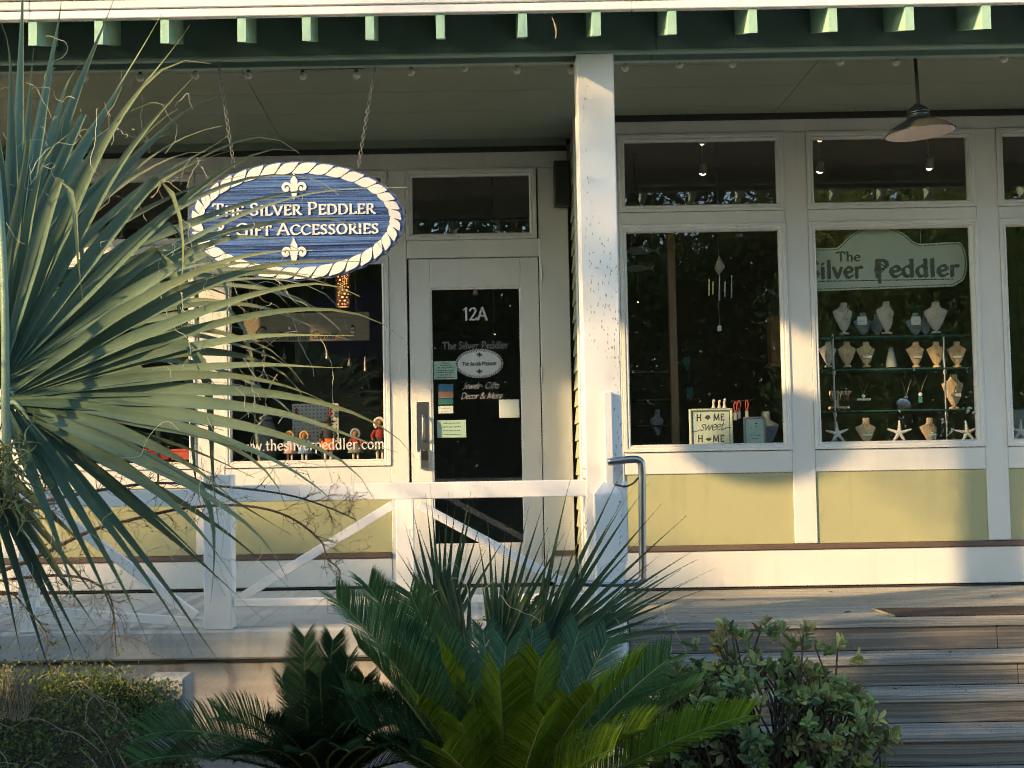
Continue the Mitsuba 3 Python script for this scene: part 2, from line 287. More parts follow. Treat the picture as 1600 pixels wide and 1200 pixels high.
# ------------------------------------------------------------------ lettering: strokes of a broad pen
GL = {
 'A': (.76, 's', [[(.03, 0), (.38, 1)], [(.38, 1), (.73, 0)], [(.16, .34), (.6, .34)]], [(.03, 0), (.73, 0)]),
 'C': (.78, 'c', [[(.74, .8), (.56, .97), (.32, .95), (.09, .7), (.07, .34), (.27, .06), (.54, .02), (.76, .18)]], []),
 'D': (.80, 'c', [[(.14, 0), (.14, .34), (.14, .67), (.14, 1)], [(.14, .98), (.38, .98), (.62, .88), (.74, .5), (.62, .12), (.38, .02), (.14, .02)]], [(.12, 0), (.12, 1)]),
 'E': (.60, 's', [[(.14, 0), (.14, 1)], [(.14, .98), (.54, .98), (.55, .84)], [(.14, .52), (.46, .52)], [(.14, .02), (.55, .02), (.58, .18)]], [(.12, 0), (.12, 1)]),
 'F': (.56, 's', [[(.14, 0), (.14, 1)], [(.14, .98), (.52, .98), (.53, .83)], [(.14, .52), (.44, .52)]], [(.14, 0), (.12, 1)]),
 'G': (.84, 'c', [[(.76, .82), (.56, .97), (.32, .95), (.09, .7), (.07, .34), (.27, .06), (.52, .01), (.72, .08)], [(.72, .42), (.72, .3), (.72, .15), (.72, .05)]], [(.7, .42)]),
 'H': (.82, 's', [[(.14, 0), (.14, 1)], [(.68, 0), (.68, 1)], [(.14, .52), (.68, .52)]], [(.14, 0), (.14, 1), (.68, 0), (.68, 1)]),
 'I': (.30, 's', [[(.15, 0), (.15, 1)]], [(.15, 0), (.15, 1)]),
 'J': (.42, 'c', [[(.26, 1), (.27, .6), (.26, .15), (.18, -.08), (0, -.12)]], [(.26, 1)]),
 'L': (.58, 's', [[(.14, 0), (.14, 1)], [(.14, .02), (.53, .02), (.56, .2)]], [(.12, 0), (.14, 1)]),
 'M': (.98, 's', [[(.1, 0), (.15, 1)], [(.15, 1), (.49, .1)], [(.49, .1), (.83, 1)], [(.83, 1), (.88, 0)]], [(.1, 0), (.88, 0)]),
 'O': (.90, 'c', [[(.45, .98), (.22, .9), (.07, .5), (.22, .1), (.45, .02), (.68, .1), (.83, .5), (.68, .9), (.45, .98)]], []),
 'P': (.62, 'c', [[(.14, 0), (.14, .34), (.14, .67), (.14, 1)], [(.14, .98), (.38, .98), (.55, .88), (.55, .6), (.38, .48), (.14, .46)]], [(.14, 0), (.12, 1)]),
 'R': (.70, 'c', [[(.14, 0), (.14, .34), (.14, .67), (.14, 1)], [(.14, .98), (.36, .98), (.52, .9), (.52, .62), (.36, .5), (.14, .48)], [(.34, .49), (.45, .32), (.56, .14), (.72, 0)]], [(.14, 0), (.12, 1), (.71, 0)]),
 'S': (.56, 'c', [[(.48, .84), (.36, .97), (.17, .94), (.09, .76), (.2, .58), (.4, .44), (.49, .24), (.4, .05), (.2, .02), (.07, .15)]], []),
 'T': (.70, 's', [[(.35, 0), (.35, 1)], [(.03, .82), (.06, .98), (.64, .98), (.67, .82)]], [(.35, 0)]),
 'V': (.76, 's', [[(.03, 1), (.39, 0)], [(.39, 0), (.73, 1)]], [(.03, 1), (.73, 1)]),
 'W': (1.08, 's', [[(.03, 1), (.3, 0)], [(.3, 0), (.55, .95)], [(.55, .95), (.8, 0)], [(.8, 0), (1.05, 1)]], [(.03, 1), (1.05, 1)]),
 'Y': (.70, 's', [[(.03, 1), (.35, .48)], [(.35, .48), (.67, 1)], [(.35, .48), (.35, 0)]], [(.35, 0)]),
 '1': (.42, 's', [[(.24, 0), (.24, 1)], [(.24, 1), (.06, .84)]], [(.24, 0)]),
 '2': (.62, 'c', [[(.08, .74), (.14, .92), (.32, .98), (.5, .88), (.5, .66), (.32, .36), (.08, .03)], [(.08, .03), (.25, .03), (.42, .03), (.58, .05), (.6, .18)]], []),
 '&': (.86, 'c', [[(.84, .5), (.72, .42), (.6, .2), (.4, .02), (.16, .05), (.06, .25), (.18, .46), (.4, .6), (.48, .8), (.36, .97), (.2, .88), (.22, .68), (.42, .38), (.64, .12), (.84, .02)]], []),
 'a': (.54, 'c', [[(.42, .6), (.42, .4), (.42, .12), (.5, .02)], [(.42, .48), (.28, .62), (.1, .5), (.06, .26), (.18, .03), (.34, .06), (.42, .22)]], []),
 'c': (.48, 'c', [[(.44, .5), (.3, .62), (.12, .5), (.07, .28), (.18, .05), (.34, .02), (.46, .12)]], []),
 'd': (.56, 'c', [[(.44, 1), (.44, .7), (.44, .3), (.46, 0)], [(.44, .46), (.3, .62), (.11, .52), (.06, .28), (.17, .04), (.34, .05), (.44, .2)]], [(.40, 1)]),
 'e': (.50, 'c', [[(.08, .3), (.26, .33), (.44, .38), (.42, .54), (.28, .62), (.12, .52), (.07, .28), (.18, .05), (.34, .02), (.46, .13)]], []),
 'f': (.36, 'c', [[(.36, .92), (.26, 1), (.17, .88), (.16, .5), (.16, .2), (.16, 0)], [(.03, .58), (.13, .58), (.24, .58), (.32, .58)]], [(.16, 0)]),
 'h': (.56, 'c', [[(.12, 1), (.12, .7), (.12, .3), (.12, 0)], [(.12, .42), (.24, .6), (.38, .6), (.45, .45), (.45, .2), (.45, 0)]], [(.10, 1), (.12, 0), (.45, 0)]),
 'i': (.26, 'c', [[(.13, .6), (.13, .4), (.13, .2), (.13, 0)], [(.12, .80), (.13, .82), (.14, .84), (.15, .86)]], [(.10, .6), (.13, 0)]),
 'k': (.54, 'c', [[(.12, 1), (.12, .7), (.12, .3), (.12, 0)], [(.45, .6), (.34, .46), (.24, .36), (.14, .3)], [(.22, .34), (.32, .22), (.42, .1), (.52, 0)]], [(.10, 1)]),
 'l': (.26, 'c', [[(.13, 1), (.13, .7), (.13, .3), (.13, 0)]], [(.10, 1), (.13, 0)]),
 'm': (.84, 'c', [[(.12, .6), (.12, .4), (.12, .2), (.12, 0)], [(.12, .44), (.23, .6), (.36, .6), (.42, .45), (.42, .2), (.42, 0)], [(.42, .44), (.53, .6), (.66, .6), (.73, .45), (.73, .2), (.73, 0)]], [(.10, .6), (.12, 0), (.42, 0), (.73, 0)]),
 'n': (.56, 'c', [[(.12, .6), (.12, .4), (.12, .2), (.12, 0)], [(.12, .42), (.24, .6), (.38, .6), (.45, .45), (.45, .2), (.45, 0)]], [(.10, .6), (.12, 0), (.45, 0)]),
 'o': (.54, 'c', [[(.27, .62), (.12, .54), (.06, .31), (.13, .08), (.27, .01), (.41, .08), (.48, .31), (.41, .54), (.27, .62)]], []),
 'p': (.56, 'c', [[(.12, .6), (.12, .3), (.12, 0), (.12, -.32)], [(.12, .46), (.26, .62), (.43, .54), (.49, .3), (.42, .06), (.26, .01), (.12, .14)]], [(.10, .6), (.12, -.32)]),
 'r': (.40, 'c', [[(.12, .6), (.12, .4), (.12, .2), (.12, 0)], [(.12, .40), (.2, .54), (.3, .62), (.4, .56)]], [(.10, .6), (.12, 0)]),
 's': (.42, 'c', [[(.37, .52), (.26, .62), (.12, .57), (.09, .44), (.2, .34), (.33, .25), (.36, .12), (.25, .01), (.1, .03), (.04, .12)]], []),
 't': (.34, 'c', [[(.15, .82), (.15, .5), (.15, .15), (.22, .01), (.33, .08)], [(.03, .58), (.13, .58), (.24, .58), (.32, .58)]], []),
 'v': (.50, 's', [[(.04, .6), (.25, 0)], [(.25, 0), (.46, .6)]], [(.04, .6), (.46, .6)]),
 'w': (.76, 's', [[(.04, .6), (.21, 0)], [(.21, 0), (.38, .58)], [(.38, .58), (.55, 0)], [(.55, 0), (.72, .6)]], [(.04, .6), (.72, .6)]),
 'y': (.50, 'c', [[(.06, .6), (.12, .4), (.19, .2), (.26, .05)], [(.45, .6), (.36, .3), (.24, -.05), (.14, -.28), (.02, -.3)]], [(.04, .6)]),
 '.': (.24, 's', [[(.10, .04), (.13, .06)]], []), '-': (.4, 's', [[(.06, .32), (.34, .32)]], []), ' ': (.34, 's', [], []),
}
def pen_text(s, h, thick=.13, thin=.05, ang=28, serif=.11, slant=0.0, track=.06, small=None, mono=None, center=True, swash=None):
    """Lettering as shapely polygons, capitals h tall: a pen with an inclined edge, or a round one (mono). small: scale of all letters but a word's first."""
    a = math.radians(ang); nib = np.array([math.cos(a), math.sin(a)]) * thick / 2; off = np.array([-math.sin(a), math.cos(a)]) * thin / 2
    corners = [nib + off, nib - off, -nib + off, -nib - off]
    x, parts, prev = 0.0, [], ' '
    for ch in s:
        k = small if small and prev != ' ' and ch.isalpha() else 1.0
        w, kind, strokes, serifs = GL[ch.upper() if small else ch]
        for st in strokes:
            p = smooth_path([(q[0], q[1], 0) for q in st], 5)[:, :2] if kind == 'c' and len(st) > 2 else np.array(st, float)
            p = p * k + [x, 0]
            if mono: parts.append(LineString(p).buffer(mono / 2, quad_segs=3)); continue
            for u, v in zip(p[:-1], p[1:]):
                parts.append(MultiPoint([tuple(e + c) for e in (u, v) for c in corners]).convex_hull)
        if serif and not mono:
            for q in serifs:
                cx, cy = q[0] * k + x, q[1] * k
                parts.append(sbox(cx - serif, cy - thin * .55, cx + serif, cy + thin * .55))
        x += (w + track) * k if ch != ' ' else w
        prev = ch
    g = shapely.union_all(parts).buffer(.008, quad_segs=1).simplify(.006)
    g = shapely.affinity.affine_transform(g, [h, h * slant, 0, h, (-x / 2 * h if center else 0), 0])
    return g
def at_text(poly, px, py, Y, depth=.0012, **k):
    p = at(px, py, Y); return moved(ext(poly, depth), p)
def lis(h):
    """A fleur-de-lis h tall, as polygons about the origin."""
    c = smooth_path([(0, .5, 0), (.05, .36, 0), (.13, .22, 0), (.105, .06, 0), (.04, -.08, 0)], 6)[:, :2]
    core = Polygon(np.vstack([c, (c * [-1, 1])[::-1]]))
    low = Polygon([(0, -.5), (.07, -.36), (.12, -.22), (.05, -.1), (-.05, -.1), (-.12, -.22), (-.07, -.36)]).buffer(.008)
    arm = smooth_path([(.03, -.14, 0), (.10, -.04, 0), (.19, .08, 0), (.32, .10, 0), (.41, -.01, 0), (.37, -.13, 0), (.27, -.15, 0), (.25, -.07, 0)], 5)[:, :2]
    w = np.linspace(.045, .062, len(arm))
    side = shapely.union_all([LineString([arm[i], arm[i + 1]]).buffer(w[i], quad_segs=3) for i in range(len(arm) - 1)])
    g = shapely.union_all([core, low, side, shapely.affinity.scale(side, -1, 1, origin=(0, 0)), sbox(-.16, -.155, .16, -.10)])
    return shapely.affinity.scale(g.simplify(.004), h, h, origin=(0, 0))
# ================================================================== the setting
YR, YL, YD, YF = 0.0, 0.6, -1.9, -2.3            # window wall right of the corner, recessed door wall, deck edge, eave
GZ = -0.96
add('ground', bx(-60, 60, -80, 40, GZ - .5, GZ, 0), 'lawn', kind='structure')
add('planting_bed', trimesh.Trimesh(*(lambda nx, ny: (np.array([(x, y, GZ + .02 + .10 * meshkit.noise(np.array([[x * 2.2, y * 2.2, 3.]]))[0]) for x in np.linspace(-7, 1.6, nx) for y in np.linspace(-6.6, -1.85, ny)]),
    np.array([t for i in range(nx - 1) for j in range(ny - 1) for t in ((i * ny + j, (i + 1) * ny + j, i * ny + j + 1), ((i + 1) * ny + j, (i + 1) * ny + j + 1, i * ny + j + 1))])))(60, 34), process=False), 'soil', smooth=True, kind='structure')
add('pavement', bx(1.62, 9, -8.6, -3.2, GZ - .2, GZ + .012, .004), 'planter_concrete', kind='structure')
add('road', bx(-60, 60, -15.5, -9.0, GZ - .3, GZ + .008, 0), 'asphalt', kind='structure')

# ------------------------------------------------------------------ the shop building
B = thing('shop_building', 'white and olive shop front with a covered porch, large windows and a glazed door', 'shop')
xc = X(906, 400, YR)                             # the corner where the right-hand front steps forward
m1a, m1b = X(1230, 425, YR), X(1265, 425, YR)
m2a, m2b = X(1530, 425, YR), X(1564, 425, YR)
wst = X(968, 400, YR)
zR = [Z(1100, p, YR) for p in (208, 330, 350, 705, 740, 852.5, 860.5, 920.5)]   # frame top, frame bottom, frame top, frame bottom, sill bottom, panel bottom, band bottom, base bottom
zCe = 3.335
XL, XR = -4.6, 6.4
D_ = .06                                          # depth of the white trim
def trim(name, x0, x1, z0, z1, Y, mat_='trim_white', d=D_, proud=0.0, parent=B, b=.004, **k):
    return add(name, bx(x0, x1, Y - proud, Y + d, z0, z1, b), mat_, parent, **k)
wallw = m1a - wst                                # width of one window bay
pitchR = m2a - m1a
rcols = [(xc, wst), (m1a, m1b), (m2a, m2b)] + [(m1a + pitchR * k, m1b + pitchR * k) for k in (2, 3)]
for a, b in rcols: trim('mullion', a, b, zR[5] + .004, zR[0] - .003, YR)
bays = [(rcols[i][1], rcols[i + 1][0]) for i in range(4)]
trim('header', xc, XR, zR[0], zCe - .045, YR)
trim('cornice_strip', xc, XR, zCe - .044, zCe + .01, YR, 'dark_strip', proud=.004)
for a, b in bays:
    trim('transom_rail', a + .002, b - .002, zR[2] + .002, zR[1] - .002, YR, proud=-.004)
    trim('sill_board', a + .002, b - .002, zR[4], zR[3] - .003, YR, proud=-.004)
    trim('wall_panel', a + .002, b - .002, zR[5] + .002, zR[4] - .003, YR, 'olive_paint', proud=-.014, b=.002)
trim('brown_band', xc - .004, XR, zR[6], zR[5], YR, 'brown_paint', proud=.022)
trim('base_board', xc, XR, .022, zR[6] - .003, YR, proud=.006)
trim('shadow_gap', xc, XR, .002, .021, YR, 'dark_strip', proud=-.012)

def window(x0, x1, z0, z1, Y, fw=.05, label=None, inset=.028):
    """A window: mitred frame with a stepped, sloped profile, and one pane."""
    prof = [(0, 0), (0, -.012), (fw * .42, -.012), (fw * .52, -.002), (fw * .78, -.006), (fw, .016), (fw, inset + .02), (0, inset + .02)]   # (inwards, y)
    n = len(prof); V, Fc = [], []
    cs = [(x0, z0, 1, 1), (x1, z0, -1, 1), (x1, z1, -1, -1), (x0, z1, 1, -1)]
    for cx, cz, sx, sz in cs: V += [(cx + sx * u, Y + y, cz + sz * u) for u, y in prof]
    for k in range(4):
        for j in range(n):
            a, b = k * n + j, k * n + (j + 1) % n; c, d = ((k + 1) % 4) * n + (j + 1) % n, ((k + 1) % 4) * n + j
            Fc += [(a, d, c), (a, c, b)]
    w = numbered(B + '__window')
    if label: labels[w] = {'label': label}
    m = trimesh.Trimesh(np.array(V), np.array(Fc), process=False)
    if m.volume < 0: m.invert()
    add('frame', m, 'trim_white', w)
    g = fw - .004
    add('pane', trimesh.Trimesh(np.array([(x0 + g, Y + inset, z0 + g), (x1 - g, Y + inset, z0 + g), (x1 - g, Y + inset, z1 - g), (x0 + g, Y + inset, z1 - g)]), np.array([(0, 1, 2), (0, 2, 3)]), process=False), 'pane_glass', w)
    return w
for a, b in bays:
    window(a + .002, b - .002, zR[1] + .001, zR[0] - .004, YR)
    window(a + .002, b - .002, zR[3] + .001, zR[2] - .001, YR)

# the recessed wall with the door
Lx = lambda p, q=560: X(p, q, YL)
lcols = [(Lx(305), Lx(350)), (Lx(609), Lx(637))]
pl = lcols[0][1] - Lx(609)                        # minus the bay width
lcols = [(lcols[0][0] + pl * 2 - .40, lcols[0][1] + pl * 2 - .40), (lcols[0][0] + pl - .2, lcols[0][1] + pl - .2)] + lcols
zL = [Z(630, p, YL) for p in (265, 376, 400, 727, 757, 863, 871)]
xs = X(852, 560, YL)                              # hinge-side jamb
xe = xc - .001
for a, b in lcols[:3]: trim('mullion', a, b, zL[5] + .004, zL[0] - .003, YL)
a, b = lcols[3]; trim('mullion', a, b, .002, zL[0] - .003, YL)
trim('header', XL, xe - .03, zL[0], Z(630, 240, YL), YL)
trim('cornice_strip', XL, xe - .03, Z(630, 240, YL), Z(630, 232, YL), YL, 'dark_strip', proud=.004)
trim('frieze_board', XL, xe - .03, Z(630, 232, YL) + .001, zCe + .02, YL, 'ceiling_paint', proud=-.002)
lb = [(XL, lcols[0][0]), (lcols[0][1], lcols[1][0]), (lcols[1][1], lcols[2][0]), (lcols[2][1], lcols[3][0])]
zLt = Z(630, 376, YL)
for a, b in lb:
    trim('transom_rail', a + .002, b - .002, zL[2] + .002, zLt - .002, YL, proud=-.004)
    trim('sill_board', a + .002, b - .002, zL[4], zL[3] - .003, YL, proud=-.004)
    trim('wall_panel', a + .002, b - .002, zL[5] + .002, zL[4] - .003, YL, 'olive_paint', proud=-.014, b=.002)
    window(a + .002, b - .002, zLt + .001, zL[0] - .004, YL)
    window(a + .002, b - .002, zL[3] + .001, zL[2] - .001, YL)
trim('brown_band', XL, lcols[3][0] - .002, zL[6], zL[5], YL, 'brown_paint', proud=.022)
trim('base_board', XL, lcols[3][0] - .002, .022, zL[6] - .003, YL, proud=.006)
trim('shadow_gap', XL, lcols[3][0] - .002, .002, .021, YL, 'dark_strip', proud=-.012)
# door bay
dx0, dx1 = lcols[3][1], X(843, 560, YL)
window(dx0 + .002, dx1 - .002, zLt + .001, zL[0] - .004, YL, label='transom window over the door')
zdt = Z(740, 402, YL)
trim('transom_rail', dx0 + .002, xs - .001, zdt + .002, zLt - .002, YL, proud=-.004)
trim('door_jamb', dx1 + .012, xe - .03, .10, zL[0] - .003, YL)
trim('door_jamb', xs + .03, xe - .032, .002, Z(870, 868, YL), YL + .012)
trim('brown_band', xs + .03, xe - .03, Z(870, 868, YL), Z(870, 860, YL) , YL, 'brown_paint', proud=.02, label='short brown band right of the door')
trim('threshold', dx0, dx1 + .012, .002, .018, YL - .03, 'dark_metal', d=.1)
door = numbered(B + '__door'); labels[door] = {'label': 'white glazed entrance door numbered 12A'}
dl0, dl1, gl0, gl1 = dx0 + .016, dx1 + .004, X(676, 560, YL), X(813, 560, YL)
zg0, zg1, zd0 = Z(745, 849, YL), Z(745, 451, YL), .022
DY = YL + .012
def dpiece(name, x0, x1, z0, z1, **k): return add(name, bx(x0, x1, DY, DY + .045, z0, z1, .004), 'trim_white', door, **k)
dpiece('stile', dl0, gl0 - .012, zd0, zdt - .006); dpiece('stile', gl1 + .012, dl1, zd0, zdt - .006)
dpiece('rail', gl0 - .011, gl1 + .011, zg1 + .013, zdt - .006); dpiece('rail', gl0 - .011, gl1 + .011, zd0, zg0 - .013)
bead = []
for (u0, u1, v0, v1) in ((gl0 - .012, gl0, zg0 - .012, zg1 + .012), (gl1, gl1 + .012, zg0 - .012, zg1 + .012), (gl0, gl1, zg1, zg1 + .012), (gl0, gl1, zg0 - .012, zg0)):
    bead.append(bx(u0, u1, DY + .006, DY + .038, v0, v1, .003))
add('glazing_bead', cat(bead), 'trim_white', door)
PY = DY + .022
add('pane', trimesh.Trimesh(np.array([(gl0, PY, zg0), (gl1, PY, zg0), (gl1, PY, zg1), (gl0, PY, zg1)]), np.array([(0, 1, 2), (0, 2, 3)]), process=False), 'pane_glass', door)
add('house_number', at_text(pen_text('12A', .093, .15, .06, 25, .07), 743, 500, PY + .004), 'decal_white', door, label='white 12A lettered on the glass')
add('lettering', at_text(pen_text('The Silver Peddler', .054, .13, .045, 35, .08, track=.05), 743, 545, PY + .004), 'decal_grey', door, label='faint grey The Silver Peddler on the glass')
add('lettering', cat(at_text(pen_text('Jewelr- Gifts', .046, .075, .022, 40, 0, slant=.3, track=.0), 751, 607, PY + .004), at_text(pen_text('Decor & More', .046, .075, .022, 40, 0, slant=.3, track=.0), 752, 623, PY + .004)), 'decal_white', door, label='white script Jewelr- Gifts Decor & More on the glass')
ov = shapely.affinity.scale(shapely.geometry.Point(0, 0).buffer(1, quad_segs=24), .178, .108)
add('oval_emblem', at_text(ov, 749, 568, PY + .004), 'decal_white', door, label='white oval emblem with a rope border on the glass')
rope = []
for k in range(56):
    t = 2 * math.pi * k / 56; c = np.array([math.cos(t) * .168, math.sin(t) * .0985]); tg = unit(np.array([-math.sin(t) * .168, math.cos(t) * .0985])); nn = np.array([tg[1], -tg[0]])
    rope.append(LineString([c + nn * .0065 - tg * .005, c - nn * .0065 + tg * .005]).buffer(.0026, quad_segs=1))
add('oval_print', cat(at_text(shapely.union_all(rope), 749, 568, PY + .002), at_text(pen_text('THE SILVER PEDDLER', .026, .14, .06, 25, .06, small=.78, track=.05), 749, 571, PY + .002),
                      at_text(lis(.042), 749, 554, PY + .002), at_text(lis(.042), 749, 580, PY + .002)), 'ink', door, label='black THE SILVER PEDDLER, fleurs-de-lis and rope border in the oval')
for q in (428, 585, 715, 860):
    p = at(846.5, q, YL); add('hinge', tube([p + [0, -.006, -.055], p + [0, -.006, .055]], .0065, 8), 'satin_steel', door, smooth=40)
hz0, hz1, hx0, hx1 = Z(660, 706, YL), Z(660, 628, YL), X(651, 660, YL), X(670, 660, YL)
add('push_plate', bx(hx0, hx1, DY - .004, DY, hz0, hz1, .002), 'satin_steel', door)
hp = smooth_path([(hx0 + .05, DY - .006, hz1 - .10), (hx0 + .05, DY - .045, hz1 - .115), (hx0 + .05, DY - .05, (hz0 + hz1) / 2), (hx0 + .05, DY - .045, hz0 + .10), (hx0 + .05, DY - .006, hz0 + .085)], 5)
add('handle', tube(hp, .010, 10), 'satin_steel', door, smooth=True)
lp = at(663.5, 717, YL)
lk = numbered(door + '__keypad_lock')
add('keypad_lock', bx(lp[0] - .034, lp[0] + .038, DY - .036, DY, lp[2] - .075, lp[2] + .07, .012), 'satin_steel', door)
add('keypad', bx(lp[0] - .024, lp[0] + .028, DY - .041, DY - .034, lp[2] - .01, lp[2] + .06, .004), 'black_plastic', door)
add('bell', lathe([(0, .02), (.012, .016), (.016, -.004), (.022, -.016), (.0, -.016)], 14, at(743, 457, PY - .03)), 'chain_metal', door, smooth=40)

# side wall between the two fronts: lapped siding that faces the door
nz = 0
z = .06
while z < zCe - .06:
    z1 = min(z + .125, zCe - .02)
    V = np.array([(xc + .004, YR + .10, z), (xc - .016, YR + .10, z), (xc + .002, YR + .10, z1 + .012), (xc + .004, YL - .001, z), (xc - .016, YL - .001, z), (xc + .002, YL - .001, z1 + .012)])
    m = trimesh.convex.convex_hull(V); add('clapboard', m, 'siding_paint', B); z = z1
add('corner_board', bx(xc - .024, xc - .001, YR - .004, YR + .098, .002, zCe, .004), 'trim_white', B)
add('side_wall', bx(xc + .006, xc + .06, YR + .075, YL + .05, 0, 3.77, 0), 'room_wall', B)

# shell of the shop room behind the windows
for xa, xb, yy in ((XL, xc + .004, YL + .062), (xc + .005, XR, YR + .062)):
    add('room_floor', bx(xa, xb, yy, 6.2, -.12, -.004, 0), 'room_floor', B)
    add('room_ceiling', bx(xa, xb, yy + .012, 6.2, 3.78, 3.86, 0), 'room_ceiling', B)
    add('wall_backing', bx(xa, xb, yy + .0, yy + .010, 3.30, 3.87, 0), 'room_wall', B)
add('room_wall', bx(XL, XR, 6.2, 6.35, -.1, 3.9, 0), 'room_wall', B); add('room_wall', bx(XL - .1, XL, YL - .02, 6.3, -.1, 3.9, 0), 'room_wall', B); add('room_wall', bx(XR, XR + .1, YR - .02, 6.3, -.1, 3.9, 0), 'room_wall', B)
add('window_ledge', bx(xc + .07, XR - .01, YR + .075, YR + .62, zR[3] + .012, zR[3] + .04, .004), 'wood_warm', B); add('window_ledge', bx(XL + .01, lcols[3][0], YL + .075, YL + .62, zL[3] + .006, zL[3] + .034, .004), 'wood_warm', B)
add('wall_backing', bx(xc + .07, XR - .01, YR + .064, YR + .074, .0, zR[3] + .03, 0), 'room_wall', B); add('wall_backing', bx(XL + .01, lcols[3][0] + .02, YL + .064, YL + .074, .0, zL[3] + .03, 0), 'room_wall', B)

# ceiling of the porch, beam, eave
zb = 3.203
y = YD + .21; k = 0
while y < YL - .02:
    y1 = min(y + .50, YL + .05)
    for xa, xb in ((XL, -1.35), (-1.35, 2.2), (2.2, XR)):
        add('ceiling_board', bx(xa + .0015, xb - .0015, y + .003, y1 - .003, zCe, zCe + .014, .002), 'ceiling_paint', B)
    y = y1; k += 1
add('ceiling_batten', bx(XL, XR, YD + .2, YL + .05, zCe + .015, zCe + .03, 0), 'siding_paint', B)
for xa, xb in ((XL, -2.9), (-2.9, 1.1), (1.1, XR)):
    add('beam_board', bx(xa + .001, xb - .001, YD - .03, YD + .018, zb, zb + .30, .003), 'teal_paint', B)
    add('beam_board', bx(xa + .001, xb - .001, YD + .165, YD + .213, zb - .005, zCe - .001, .003), 'band_paint', B)
add('beam_lip', bx(XL, XR, YD - .034, YD + .020, zb - .016, zb - .001, .003), 'band_paint', B)
add('beam_core', bx(XL, XR, YD + .021, YD + .164, zb + .03, zb + .28, 0), 'teal_paint', B)
zf = 3.298
slope = .30
rt = [52, 155, 258, 378, 479, 578, 688, 817, 932, 1050, 1176, 1301, 1421, 1541]
rx = [X(p, 50, YF) for p in rt]
rx = [rx[0] - .39 * k for k in range(6, 0, -1)] + rx + [rx[-1] + .415 * k for k in range(1, 7)]
rh = .135
for i, x in enumerate(rx):
    y0, y1 = YF - .012, YD - .031
    hw = .023
    V = []
    for yy in (y0, y1):
        zt = zf + .045 + (yy - y0) * slope
        V += [(x - hw, yy, zt), (x + hw, yy, zt), (x - hw, yy, zt - rh - .045), (x + hw, yy, zt - rh - .045)]
    m = trimesh.convex.convex_hull(np.array(V))
    add('rafter_tail', m, 'mint_paint', B)
def roofsheet(y0, y1, z0, th):
    V = [(xx, yy, z0 + (yy - YF) * slope + t) for xx in (XL - .6, XR + .6) for yy in (y0, y1) for t in (0, th)]
    return trimesh.convex.convex_hull(np.array(V))
add('eave_soffit', roofsheet(YF + .03, YD + .3, zf + .06, .02), 'teal_paint', B)
add('roof_sheet', roofsheet(YF - .10, 3.0, zf + .165, .03), 'fascia_white', B)
add('roof_sheet', trimesh.convex.convex_hull(np.array([(xx, yy, zz + t) for xx in (XL - .6, XR + .6) for yy, zz in ((3.0, zf + .165 + (3.0 - YF) * slope), (8.2, zf + .1)) for t in (0, .03)])), 'fascia_white', B)
fz = [zf, zf + .049, zf + .098, zf + .147]
for k, (z0, z1, yo) in enumerate(((fz[0], fz[1] - .003, -.030), (fz[1], fz[2] - .003, -.042), (fz[2], fz[3], -.056))):
    xsn = XL - .6
    for xb in (-2.3, .92, 3.7, XR + .6):
        add('fascia_board', bx(xsn + .0008, xb - .0008, YF + yo, YF - .013 + .03, z0, z1, .004), 'fascia_white', B); xsn = xb
# gable ends and back of the building
add('end_wall', bx(XL - .14, XL - .101, YL, 8.0, GZ, zf + .5, 0), 'siding_paint', B); add('end_wall', bx(XR + .101, XR + .14, YR, 8.0, GZ, zf + .5, 0), 'siding_paint', B)

# columns at the deck edge
def column(pxc, full=True):
    xcn = X(pxc, 400, YD)
    c = numbered(B + '__porch_column')
    return c, xcn
cx0, cx1 = X(906.5, 350, YD - .02), X(964.5, 350, YD - .02)
for dx in (0, 3.62 + .0, -4.05):
    add('porch_column', bx(cx0 + dx, cx1 + dx, YD - .03, YD + .165, GZ + .0 if dx == 0 else .001, zb - .018, .006), 'column_white', B)
xn0, xn1 = X(929, 800, YD - .1), X(971, 800, YD - .1); zn = Z(950, 771, YD - .1)
nw = [bx(xn0, xn1, YD - .135, YD - .032, GZ, zn, .004)]
V = np.array([(xn0 + .001, YD - .134, zn), (xn1 - .001, YD - .134, zn), (xn0 + .001, YD - .033, zn), (xn1 - .001, YD - .033, zn)] + [((xn0 + xn1) / 2 + sx * .018, YD - .05 + .012 * sy, zn + .068) for sx in (-1, 1) for sy in (-1, 1)])
add('newel_post', cat(nw, trimesh.convex.convex_hull(V)), 'column_white', B, label='short white newel post with a bevelled top in front of the column')
add('newel_batten', bx(xn0 + .068, xn0 + .112, YD - .075, YD - .0315, zn + .03, Z(950, 612, YD - .06), .004), 'column_white', B, label='narrow white batten above the newel post')

# deck, its edge and the foundation
y, k = YD - .03, 0
zdk = 0.0
xst = X(984, 1000, YD)                           # the steps begin right of the column
while y < YL - .03:
    y1 = min(y + .138, YL - .025)
    for xa, xb in ((XL, -2.1), (-2.1, xst), (xst, 3.4), (3.4, XR)):
        if y < YD and xa < xst: continue
        add('deck_board', bx(xa + .001, xb - .001, y + .0022, y1 - .0022, -.038, zdk, .004), 'deck_wood' if xa >= xst else 'slab_edge', B)
    y = y1
add('deck_joist', bx(XL, XR, YD + .12, YL - .03, -.16, -.042, 0), 'dark_strip', B)
add('deck_edge', bx(XL, xst - .004, YD - .02, YD + .118, -.165, -.0405 + .036, .012), 'slab_edge', B, label='grey blue concrete edge of the porch')
add('foundation_wall', bx(XL, xst - .02, YD + .02, YD + .11, GZ - .2, -.168, 0), 'foundation', B, label='stained concrete foundation under the porch')
add('foundation_gap', bx(XL, xst - .004, YD + .0, YD + .1, -.1795, -.1662, 0), 'dark_strip', B)

